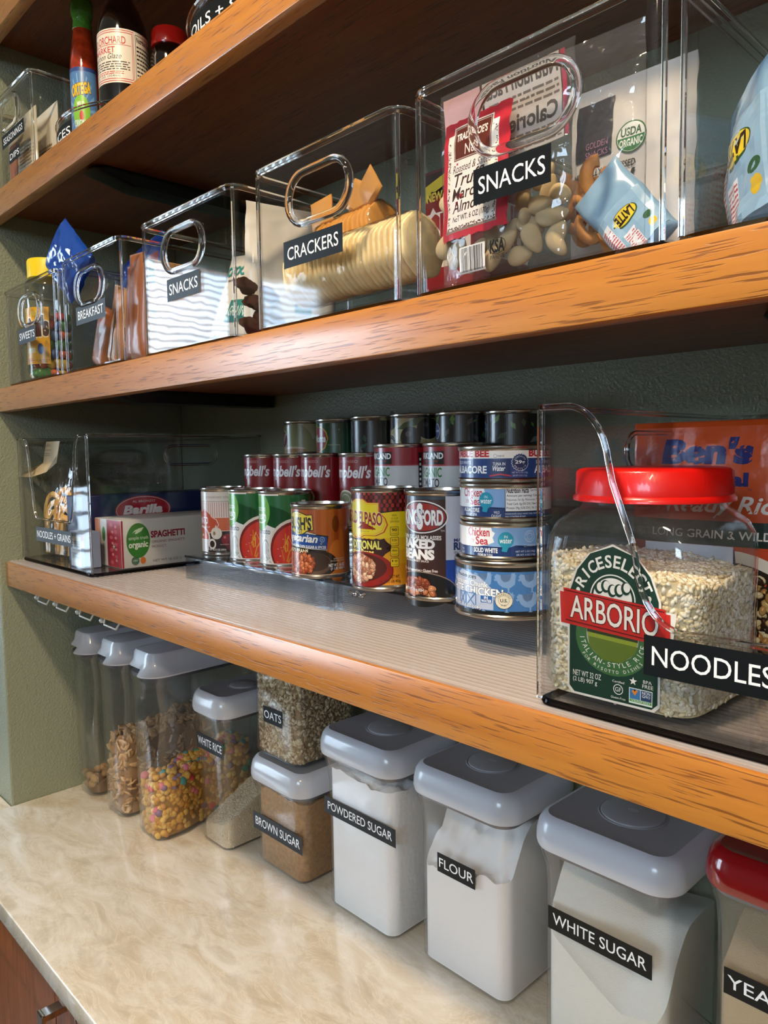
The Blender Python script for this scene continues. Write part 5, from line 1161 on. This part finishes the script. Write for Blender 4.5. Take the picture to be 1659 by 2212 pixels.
a = Art().rect(0, 60, 0, 145, '2a1216').rect(0, 60, 0, 118, '8f1a24').poly([(0, 118), (8, 128), (22, 124), (30, 136), (38, 124), (60, 130), (60, 140), (34, 144), (0, 134)], 'd9c42c').poly([(0, 116), (10, 126), (24, 122), (30, 132), (36, 122), (60, 127), (60, 112), (0, 112)], '8f1a24').text('NEW TOWNE', 2, 58, 118, 126, 'e8d84a', bold=.03).rect(2, 58, 52, 106, 'e8e2dc').poly([(6, 106), (10, 112), (14, 106)], 'e8e2dc').text('CHEF', 4, 56, 60, 102, '8f1a24', bold=.05)
t = thing('cracker_box', 'dark red cracker carton with yellow banner at the back of the CRACKERS bin', 'box', (-.49, .60, ZB+.0065))
bm = bmesh.new(); box(bm, -.530, -.448, .575, .625, ZB+.007, ZB+.157, .001, 1); obj('carton', bm, pmat('dark_red_card', '5c1018', .5), t, True)
put('printed_front', a, on_front(-.529, .5748, ZB+.009), t, m=PRT, world=True); put('printed_side', a, on_right(-.4478, .5765, ZB+.009), t, m=PRT, world=True)
# ================================================================== white snack pouches in the glare bin
WP = pmat('cream_foil', 'cfc9bc', .35, coat=.2)
a = Art().text('CHOCOLATE BITES', -70, 60, 96, 108, '2f8a86', bold=.04).lines(-60, 40, 88, 93, 1, '6a6a66').rect(-30, 40, 30, 60, '2a7f7c').text('GRAIN FREE', -26, 36, 38, 52, 'e8eeea')
bag('snack_pouch', 'cream pouch with teal lettering behind the washed-out SNACKS label', 'pouch', (-.800, .530, ZB+.007), (-.25, .12, .0), .150, .125, .030, 61, WP, a)
a = Art().text('BE A MILLENNIAL SNACKER', 22, 27, 60, 128, '2f6a6c', bold=.02, rot=90).ring(34, 70, 3.5, 3.5, 1.2, '3a3a3a').ring(34, 80, 3.5, 3.5, 1.2, '3a3a3a').ring(34, 90, 3.5, 3.5, 1.2, '3a3a3a').rect(0, 20, 30, 62, '1f6f70').text('were', 3, 18, 42, 48, 'd8e8e6').text('bits', 3, 18, 50, 56, 'd8e8e6')
bag('snack_pouch', 'tall cream pouch with sideways lettering against the right wall of the glare bin', 'pouch', (-.707, .535, ZB+.007), (0, .05, 1.25), .110, .150, .028, 67, WP, a)
bm = bmesh.new(); blob(bm, (0, 0, 0), 1, (1.1, .35, .8), amp=.5, seed=3, sub=3); o = obj('dried_meat_piece', bm, pmat('jerky', '6a3c2c', .5, bump=1, bscale=200, vary=.3, vscale=100))
for i, (x, y, z, rz) in enumerate([(-.690, .475, .140, 1.2), (-.690, .490, .152, 1.5), (-.6905, .480, .166, 1.4), (-.6905, .500, .176, 1.6), (-.6905, .470, .182, 1.3), (-.6905, .508, .150, 1.5)]):
    q = o if i == 0 else o.copy()
    if i: C.objects.link(q)
    q.location = (x-.006, y, z); q.scale = (.011, .011, .011); q.rotation_euler = (random.uniform(-.5, .5), random.uniform(-.6, .6), rz); tag(q, 'dark brown dried snack piece at the right wall of the glare bin', 'snack piece', 'dried pieces in the glare bin')
# ================================================================== breakfast packets
BR = [pmat('bar_wrapper_brown', '93562a', .35, coat=.3), pmat('bar_wrapper_tan', 'b07a48', .4, coat=.2), pmat('bar_wrapper_dark', '7c4420', .35, coat=.3), pmat('card_tan', 'b58a58', .6)]
def packet(label, x, y, z, rx, ry, w, h, d, m, art=None, rz=0):
    t = thing('snack_packet', label, 'packet', (x, y, z), (rx, ry, rz), 'packets in the BREAKFAST bin')
    f = sheetf(w, h, d, x*90, .5, .0012, .1); obj('wrapper', bag_mesh(f, w, h, 12, 20), m, t)
    bm = bmesh.new(); box(bm, -w/2, w/2, -.0016, .0016, h-.010, h-.0005); obj('crimped_end', bm, m, t, smooth=False)
    if art: put('printed_design', art, lambda u, v, e: tuple(f(u*.001, v*.001, -1)+Vector((0, -e-.0010, 0))), t, dx=5, dy=5, m=PRB)
    return t
packet('brown wrapped bar leaning furthest left in the BREAKFAST bin', -1.085, .475, ZB+.008, .0, .42, .045, .088, .016, BR[0])
packet('brown wrapped bar with white stripe behind the BREAKFAST label', -1.050, .482, ZB+.008, 0, .32, .045, .110, .016, BR[1], Art().poly([(-6, 4), (2, 4), (4, 60), (-2, 78)], 'd6c0a8'))
packet('tan wrapped bar upright in the middle of the BREAKFAST bin', -1.020, .492, ZB+.008, 0, .20, .042, .125, .014, BR[1])
packet('dark brown wrapped bar near the right wall of the BREAKFAST bin', -.995, .485, ZB+.008, 0, .12, .045, .128, .016, BR[2], Art().text('THIN', 2, 14, 78, 84, 'd8c8b4'))
packet('tall brown packet touching the right wall of the BREAKFAST bin', -.972, .480, ZB+.008, 0, .06, .040, .140, .014, BR[0])
t = thing('snack_carton', 'tan cardboard carton along the right wall of the BREAKFAST bin', 'box', (-.956, .56, ZB+.0065))
bm = bmesh.new(); box(bm, -.962, -.951, .485, .640, ZB+.007, ZB+.140, .0008, 1); obj('carton', bm, BR[3], t, True)
put('printed_side', Art().rect(2, 10, 100, 130, '4a6a3a').rect(2, 10, 60, 68, '4a6a3a').lines(3, 9, 6, 56, 20, '7a5a34', 2, .5).rect(14, 15, 2, 130, '8f6a40').rect(40, 41.5, 2, 130, '8f6a40').rect(70, 71, 2, 130, '8f6a40'), on_right(-.9508, .4865, ZB+.0085), t, m=PRT, world=True)
a = Art().rect(-58, 62, 2, 116, '1c3f86').poly([(-10, 116), (62, 116), (62, 20), (20, 40)], 'b0182a').poly([(-30, 10), (62, 4), (62, 40), (0, 60)], '1d5a96').text('MIX', 4, 50, 78, 100, 'c8a04a', bold=.04).ell(20, 56, 14, 10, 'b06a2a').beans(24, 52, 18, 14, 4, ['c88a3a', '9c5a20', 'e0b060'], 20)
bag('cookie_bag', 'glossy blue and red snack bag poking above the BREAKFAST bin', 'bag', (-1.060, .545, .170), (-.08, -.30, .05), .135, .150, .05, 77, pmat('royal_blue_foil', '1846a0', .18, coat=.7), a, wr=.005, top=.25)
f = sheetf(.085, .105, .022, 81, .7, .006)
bm = bag_mesh(f, .085, .105, 22, 24); t = thing('snack_bag_corner', 'pointed blue foil bag end rising between the SWEETS and BREAKFAST bins', 'bag', (-1.128, .472, .262), (-.1, -.85, .2)); obj('foil', bm, pmat('royal_blue_foil', '1846a0'), t)
# ================================================================== candy jar
JX, JY = -1.318, .4935
t = thing('candy_jar', 'clear candy jar with yellow lid and yellow label in the SWEETS bin', 'jar', (JX, JY, ZB+.0065))
bm = bmesh.new(); pr = [(.028, .0005), (.034, .003), (.0365, .010), (.0365, .150), (.034, .162), (.029, .170), (.028, .178)]
lathe(bm, pr+[(r_-.001, max(z, .004)) for r_, z in reversed(pr)], 48); obj('body', bm, thin('candy_jar_plastic', (.97, .97, .96), .05, .03), t)
bm = bmesh.new(); lathe(bm, [(.0295, .168), (.0315, .169), (.0315, .196), (.030, .199), (0, .1995)], 48); obj('lid', bm, pmat('yellow_plastic', 'f0cf12', .4), t)
a = Art().rect(-112, 8, 26, 118, 'e6a81c').rect(-112, 8, 60, 92, 'eab52a').text("m&m's", -80, 4, 70, 98, '4a2412', bold=.09, out='f2ead8', ow=.05, tilt=4).rect(-64, -40, 30, 36, 'c47a1a').rect(-62, -30, 44, 52, 'f0d8a0').lines(-60, 6, 28, 34, 2, '8a5a10', 3).ell(-16, 50, 8, 9, '2f5a9a').rect(-40, -20, 104, 112, 'f0c850').ell(0, 50, 6, 14, 'c8962a')
put('paper_label', a, on_cyl(.0367, 0, 60), t, dx=4)
cols = [('yellow', 'd8b02a'), ('green', '4c8a3c'), ('blue', '4a6a9c'), ('red', 'b03a30'), ('orange', 'd8642a')]
proto = {}
for nme, c in cols:
    bm = bmesh.new(); blob(bm, (0, 0, 0), 1, (1, 1, .74), sub=3); proto[nme] = obj('candy', bm, pmat('candy_'+nme, c, .22, coat=.6)); proto[nme]['used'] = 0
k = 0
for row in range(7):
    z = ZB+.0175+row*.0158
    for col in range(5 if row > 1 else 8):
        th = math.radians((58 if row > 1 else -20)+col*25+(row % 2)*12)
        if row == 6 and col % 2: continue
        nme = cols[random.randrange(5)][0]; o = proto[nme]
        if o['used']: o = proto[nme].copy(); C.objects.link(o)
        proto[nme]['used'] = 1
        rr_ = .0262; o.location = (JX+rr_*math.sin(th), JY-rr_*math.cos(th), z+random.uniform(-.001, .001)); o.scale = (.0086,)*3; o.rotation_euler = [random.uniform(0, 3) for _ in range(3)]
        tag(o, '%s candy showing through the jar in the SWEETS bin' % nme, 'candy', '%s candies in the jar' % nme)
for o in C.objects:
    if 'used' in o: del o['used']
bm = bmesh.new(); lathe(bm, [(.015, .006), (.016, .02), (.016, .105), (.010, .112), (0, .112)], 24, JX, JY); bmesh.ops.translate(bm, vec=(0, 0, ZB+.003), verts=bm.verts)
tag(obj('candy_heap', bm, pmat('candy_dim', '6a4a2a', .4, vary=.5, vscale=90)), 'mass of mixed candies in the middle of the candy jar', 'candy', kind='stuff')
# ================================================================== things on the sauce shelf
def susan(label, cx, cy, r, txt, a0, a1):
    t = thing('turntable', label, 'turntable', (cx, cy, ZA), group='turntables on the sauce shelf')
    bm = bmesh.new(); lathe(bm, [(r*.7, .0005), (r*.7, .006), (0, .006)], 48); obj('base', bm, GASK, t)
    bm = bmesh.new(); lathe(bm, [(r-.002, .008), (r, .010), (r, .050), (r-.0025, .050), (r-.0025, .0105), (.0001, .0105)], 72, cap0=True, cap1=False); obj('tray', bm, CLR, t)
    bm = bmesh.new(); tube(bm, [((r-.001)*math.cos(2*PI*k/60), (r-.001)*math.sin(2*PI*k/60), .0505) for k in range(60)], .0028, 8, True); obj('rim', bm, BEAD, t)
    put('tape_label', Art().rect(a0, a1, 12, 38, '15181a').text(txt, a0+1.5, a1-1.5, 19, 31, 'f4f6f6', bold=.005), on_cyl(r+.0004, 0), t, dx=3, m=printed('tape_print'), label='black tape label reading %s' % txt)
    return t
susan('clear turntable labelled SAUCES carrying the sauce bottles', -1.14, .60, .14, 'SAUCES', -36, 10)
susan('clear turntable labelled OILS cut off by the top of the photo', -.745, .60, .14, 'OILS + ST', -17, 28)
ZT0 = ZA+.0115
t = thing('sauce_bottle', 'tall taco sauce bottle with green cap and blue label', 'bottle', (-1.222, .53, ZT0))
bm = bmesh.new(); lathe(bm, [(.018, 0), (.021, .003), (.0215, .02), (.0215, .150), (.0200, .172), (.0170, .190), (.0150, .205), (.0140, .218), (0, .219)], 40); obj('glass_body', bm, pmat('taco_sauce', 'a03216', .12, coat=1., vary=.3, vscale=120, bump=.3, bscale=80), t)
bm = bmesh.new(); lathe(bm, [(.0135, .212), (.0150, .214), (.0135, .228), (.0165, .236), (.0172, .252), (.015, .258), (0, .259)], 32); obj('cap', bm, pmat('green_foil', '4f8a2c', .22, coat=.4, bump=1., bscale=160), t)
a = Art().rect(-80, 60, 5, 118, '5a86b8')
for q in range(18): a.poly([(-10, 50), (-10+60*math.cos(q*PI/9), 50+60*math.sin(q*PI/9)), (-10+60*math.cos(q*PI/9+.1), 50+60*math.sin(q*PI/9+.1))], '7fb0d8')
a.rect(-80, 60, 112, 118, '3b4f8a').ell(-10, 50, 36, 26, '8cc83c').ell(-8, 44, 9, 8, 'cc3a20').text('ORTEGA', -48, 30, 74, 90, 'f2c42a', bold=.05, out='7a3a10', tilt=6).text('MILD', -26, 4, 58, 66, 'f6f6e8', bold=.02).text('ORIGINAL', -40, 22, 28, 38, 'e8f0f8', bold=.02).text('TACO', -34, 14, 14, 26, 'f4f6fa', bold=.05).text('SAUCE', -28, 10, 7, 12, 'f4f6fa').ell(32, 14, 26, 14, 'e0b04a')
put('paper_label', a, on_cyl(.0217, 0.032, 58), t, dx=4)
t = thing('glaze_bottle', 'dark bottle of bourbon glaze with cream red-bordered label', 'bottle', (-1.085, .53, ZT0))
bm = bmesh.new(); lathe(bm, [(.031, 0), (.0345, .003), (.0355, .01), (.0355, .148), (.033, .165), (.026, .185), (.018, .200), (.0150, .215), (.0150, .250), (.017, .252), (.017, .262), (0, .263)], 48); obj('glass_body', bm, pmat('dark_glass', '0a0604', .06, coat=1.), t)
bm = bmesh.new(); lathe(bm, [(.0155, .240), (.0185, .241), (.0185, .270), (.016, .274), (0, .274)], 32); obj('cap', bm, BLK, t)
a = Art().rect(-85, 118, 66, 140, 'e4dac6').rect(-85, 58, 68, 138, 'b8242a').rect(-85, 57, 69, 137, 'e4dac6').rect(-85, 55, 71, 135, 'b8242a').rect(-85, 54, 72, 134, 'e4dac6').rect(62, 116, 70, 136, '4a4440').rect(63, 115, 71, 135, 'e4dac6').text('Nutrition Facts', 65, 112, 126, 133, '2a2624', bold=.03).lines(65, 112, 74, 124, 9, '2a2624', 2)
a.text('RED ORCHARD', -60, 40, 119, 129, 'c43434', bold=.01).rect(-60, 52, 117.2, 118, 'c43434').text('MARKET', -48, 16, 107, 115, 'c43434', bold=.01).text('Bourbon Glaze', -60, 30, 98.5, 106, '2a2624', shear=.3).lines(-60, 48, 84, 97, 4, '3a3430', 3).lines(-50, 34, 78, 83, 2, 'c43434', 4).text('12 FL. OZ. (354ml)', -50, 26, 73, 77, '2a2624')
put('paper_label', a, on_cyl(.0357, .006, 30), t, dx=4)
t = thing('sauce_jar', 'small dark jar with red metal lid beside the glaze bottle', 'jar', (-1.04, .58, ZT0+.003))
bm = bmesh.new(); lathe(bm, [(.024, 0), (.0275, .003), (.028, .012), (.028, .112), (.026, .124), (.0225, .130), (.0225, .136), (0, .137)], 40); obj('glass_body', bm, pmat('dark_glass', '0a0604'), t)
bm = bmesh.new(); lathe(bm, [(.0255, .131), (.0262, .133), (.0255, .140), (.0255, .152), (.0240, .1545), (0, .1545)], 40); obj('lid', bm, pmat('red_metal', 'b81c14', .22, coat=.5), t)
put('paper_label', Art().rect(-70, 120, 10, 96, 'ded2b8').poly([(-24+(9 if q % 2 == 0 else 4)*math.cos(q*PI/5+PI/2), 70+(9 if q % 2 == 0 else 4)*math.sin(q*PI/5+PI/2)) for q in range(10)], 'b8823c').poly([(20+(7 if q % 2 == 0 else 3)*math.cos(q*PI/5), 84+(7 if q % 2 == 0 else 3)*math.sin(q*PI/5)) for q in range(10)], 'c89a5c').lines(-30, 60, 20, 60, 6, '6a4a2a', 5), on_cyl(.0283, 0, 40), t, dx=4)
# packets in the seasonings bin
for i, (x, y, rx, w, h, c, lab) in enumerate(((-1.335, .470, 0, .13, .105, 'cdbfa0', 'cream seasoning packet at the front of the SEASONINGS bin'), (-1.330, .500, -.02, .13, .12, 'd8d0bc', 'pale seasoning packet second in the SEASONINGS bin'), (-1.325, .545, .05, .12, .10, 'c2622a', 'orange seasoning packet in the SEASONINGS bin'), (-1.320, .580, .08, .12, .115, 'd6d0c0', 'white seasoning packet behind the orange one'), (-1.320, .620, .02, .12, .12, 'cfc8b8', 'white seasoning packet furthest back in the SEASONINGS bin'))):
    t = thing('seasoning_packet', lab, 'packet', (x, y, ZA+.0065), (rx, 0, 0 if i < 2 else .25), 'packets in the SEASONINGS bin')
    f = sheetf(w, h, .010, 90+i, .5, .001, .1); obj('paper_packet', bag_mesh(f, w, h, 14, 14), pmat('packet_'+c, c, .55), t)
    put('printed_design', Art().lines(0, 50, 10, 60, 9, '8a6a4a', i).rect(-50, -10, 12, 70, {0: 'b8683a'}.get(i, 'b4a88c')), (lambda f: lambda u, v, e: tuple(f(u*.001, v*.001, -1)+Vector((0, -e-.0010, 0))))(f), t, dx=5, dy=5, m=printed('packet_print', .5, 0))
# ================================================================== spaghetti bin contents
t = thing('pasta_box', 'white and red carton of organic spaghetti lying in the open-front bin', 'box', (-1.18, .63, ZL+.006))
X0, X1, Y0, Y1, PZ0, PZ1 = -1.228, -1.131, .517, .765, ZL+.0065, ZL+.0835
bm = bmesh.new(); box(bm, X0, X1, Y0, Y1, PZ0, PZ1, .0012, 2); obj('carton', bm, pmat('white_card', 'd8d4cc', .45), t, True)
a = Art().rect(1, 30, 1, 76, 'e09a7a').rect(22, 46, 1, 76, 'dcdcd8').ell(34, 52, 6, 12, '4a8a4c').text('ORGANIC SPAGHETTI', 30, 38, 8, 36, '6a8a6a', rot=90).rect(46, 96, 1, 76, 'b02436').poly([(70+(8 if q % 2 == 0 else 1.4)*math.cos(q*PI/6), 34+(8 if q % 2 == 0 else 1.4)*math.sin(q*PI/6)) for q in range(12)], 'f0dcd8')
for q in range(7): a.ell(62+(q % 2)*16, 8+q*10, 6, 3, 'c85a68').ell(78-(q % 2)*12, 12+q*9, 4, 2.4, 'd88a90')
put('printed_end', a, on_front(X0, Y0-.0002, PZ0), t, m=PRT, world=True)
a = Art().ell(28, 43, 20, 28, '3f8a34').text('simple truth', 12, 45, 43, 50, 'eef6e6').text('organic', 12, 44, 29, 41, 'f6faf2', bold=.03).poly([(22, 54), (28, 62), (38, 64), (34, 58), (26, 54)], 'd8ecc8').poly([(18, 55), (23, 60), (30, 62), (29, 60), (24, 58)], 'd8ecc8')
a.text('SPAGHETTI', 50, 110, 46, 56, '9c2436', bold=.04).text('ORGANIC SPAGHETTI', 51, 110, 37, 41, '9a6a5a').text('PRODUCT', 51, 76, 29, 33, '9a6a5a').ring(22, 11, 6.5, 7, 1, '3a6a4a').ell(22, 11, 5.2, 5.6, '4a7a5a').text('USDA', 18, 26, 10, 13, 'e8ece6').ell(35, 10.5, 4.6, 5.6, 'e07a28').text('NET WT 16 OZ (1 LB) 454g', 52, 130, 5, 10, '8a8a80', bold=.01).rect(0, 3, 1, 76, 'b02436')
put('printed_side', a, on_right(X1+.0002, Y0, PZ0), t, m=PRT, world=True)
t = thing('pasta_box', 'dark blue pasta carton with red oval logo, standing behind the spaghetti box', 'box', (-1.27, .64, ZL+.006))
bm = bmesh.new(); box(bm, -1.300, -1.236, .500, .775, PZ0, PZ0+.112, .001, 1); obj('carton', bm, pmat('navy_card', '1c2a55', .45), t, True)
a = Art().ell(108, 84, 52, 25, 'b01c2c').ring(108, 84, 50, 23.4, 1, 'd8c8c8').text('Barilla', 72, 142, 78, 92, 'f2eeee', bold=.05, shear=.2).text('AL BRONZO', 88, 130, 97, 101, 'e8dcdc')
put('printed_side', a, on_right(-1.2358, .5, PZ0), t, m=PRT, world=True)
t = thing('small_box', 'small pale blue box with barcode at the front right of the pasta bin', 'box', (-1.19, .5, ZL+.006))
bm = bmesh.new(); box(bm, -1.236, -1.180, .478, .505, PZ0, PZ0+.058, .001, 1); obj('carton', bm, pmat('pale_blue_card', '8fa0b8', .45), t, True)
put('printed_front', Art().rect(4, 44, 2, 50, 'd8d8d4').bars(8, 40, 14, 44, 16, '2a2a30', 3, True).rect(44, 57, 32, 44, 'd8a83a').rect(44, 57, 44, 54, 'c85a60').rect(44, 57, 2, 32, '5a7aa8'), on_front(-1.236, .4778, PZ0), t, m=PRT, world=True)
# pasta bag: ribbon nests under film, folded paper header
PST = [pmat('pasta_ribbon', 'dda548', .5), pmat('pasta_ribbon_pale', 'e6bb6c', .5)]
t = thing('pasta_bag', 'clear bag of folded pasta ribbons with a paper header tag', 'bag', (-1.350, .515, ZL+.0065))
for i in range(14):
    bm = bmesh.new(); w_ = .018+.0022*(i % 7); h_ = .070+.0075*(i % 7); yo = -.012+.024*(i//7)+random.uniform(-.003, .003); xo = -.022 if i % 2 else .018
    pts = [(xo-w_, yo, .006), (xo-w_*1.02, yo, h_*.6)]+[(xo+w_*math.cos(PI-PI*k/8), yo+.001*k, h_*.75+w_*1.1*math.sin(PI*k/8)) for k in range(9)]+[(xo+w_*1.02, yo+.006, h_*.6), (xo+w_, yo+.004, .006)]
    tube(bm, pts, .0052, 8, flat=.4); obj('pasta_ribbon', bm, PST[i % 2], t)
f = sheetf(.135, .165, .052, 91, .1, .003); obj('film', bag_mesh(f, .135, .165), FILM, t)
bm = bmesh.new(); P_ = [(-.026, .150), (-.030, .172), (-.030, .188), (-.028, .196), (-.024, .199)]
rows = [[(x, y, z+dz) for y, z, dz in ((-.014, .205, 0), (-.018, .185, 0), (-.021, .168, 0), (-.030, .152, 0), (-.042, .143, 0))] for x in (-.012-.02, .05-.02)]
rings = [[(r0[0]-(.004*k if k > 2 else 0)*(k-2)*2.5, r0[1], r0[2]) for k, r0 in enumerate(rows[0])], [(r0[0]-(.004*k if k > 2 else 0)*(k-2)*2., r0[1], r0[2]) for k, r0 in enumerate(rows[1])]]
loft(bm, [rings[0]+[(x, y+.0008, z) for x, y, z in reversed(rings[0])], rings[1]+[(x, y+.0008, z) for x, y, z in reversed(rings[1])]])
obj('header_tag', bm, pmat('kraft_tag', 'b8a27c', .6), t)
put('tag_print', Art().text('Trufflini', 6, 32, 28, 34, '5a4a34').rect(4, 40, 22, 22.8, '6a5a44').lines(8, 34, 12, 19, 2, '7a6a50', 3), on_flat((-.033, -.0222, .168), (1, 0, 0), (0, .1, .95), (0, -1, .1)), t, m=printed('packet_print', .5, 0))
# ================================================================== light
S.view_settings.view_transform = 'Standard'; S.view_settings.look = 'None'; S.view_settings.gamma = 1; S.view_settings.use_curve_mapping = False
S.view_settings.exposure = 0.2
S.cycles.transparent_max_bounces = 64; S.cycles.max_bounces = 14; S.cycles.transmission_bounces = 14; S.cycles.glossy_bounces = 6; S.cycles.diffuse_bounces = 4
wd = bpy.data.worlds.new('World'); S.world = wd; wd.use_nodes = True
wd.node_tree.nodes['Background'].inputs[0].default_value = (.5, .6, .8, 1); wd.node_tree.nodes['Background'].inputs[1].default_value = .3
def lamp(label, x, y, power, col=(1, .79, .55), r=.075):
    t = thing('ceiling_light', label, 'ceiling light', (x, y, ZC-.012))
    bm = bmesh.new(); lathe(bm, [(r+.02, .012), (r+.02, .004), (r, 0), (r-.004, .006), (0, .006)], 32); obj('trim_ring', bm, pmat('white_paint', 'e8e6e0', .4), t)
    ld = bpy.data.lights.new('ceiling_lamp', 'AREA'); ld.shape = 'DISK'; ld.size = 2*r; ld.energy = power; ld.color = col
    o = bpy.data.objects.new('lamp', ld); C.objects.link(o); o.parent = t; o.location = (0, 0, -.004)
lamp('round recessed ceiling light nearest the shelves', -.35, -.28, 30)
lamp('round recessed ceiling light further back in the room', .55, -1.3, 20)
# ================================================================== camera
cam = bpy.data.cameras.new('Camera'); co = bpy.data.objects.new('Camera', cam); C.objects.link(co)
yaw, pitch, roll, fpx = -8.03602379e-01, -7.86076693e-02, -1.45567124e-02, 1623.93322
f = Vector((math.sin(yaw)*math.cos(pitch), math.cos(yaw)*math.cos(pitch), math.sin(pitch)))
r = f.cross(Vector((0, 0, 1))).normalized(); u = r.cross(f)
r2 = r*math.cos(roll)+u*math.sin(roll); u2 = -r*math.sin(roll)+u*math.cos(roll)
co.matrix_world = Matrix(((r2.x, u2.x, -f.x, 0), (r2.y, u2.y, -f.y, 0), (r2.z, u2.z, -f.z, 0), (0, 0, 0, 1)))
cam.sensor_fit = 'HORIZONTAL'; cam.sensor_width = 36; cam.lens = fpx/1659*36; cam.clip_start = .02
S.camera = co
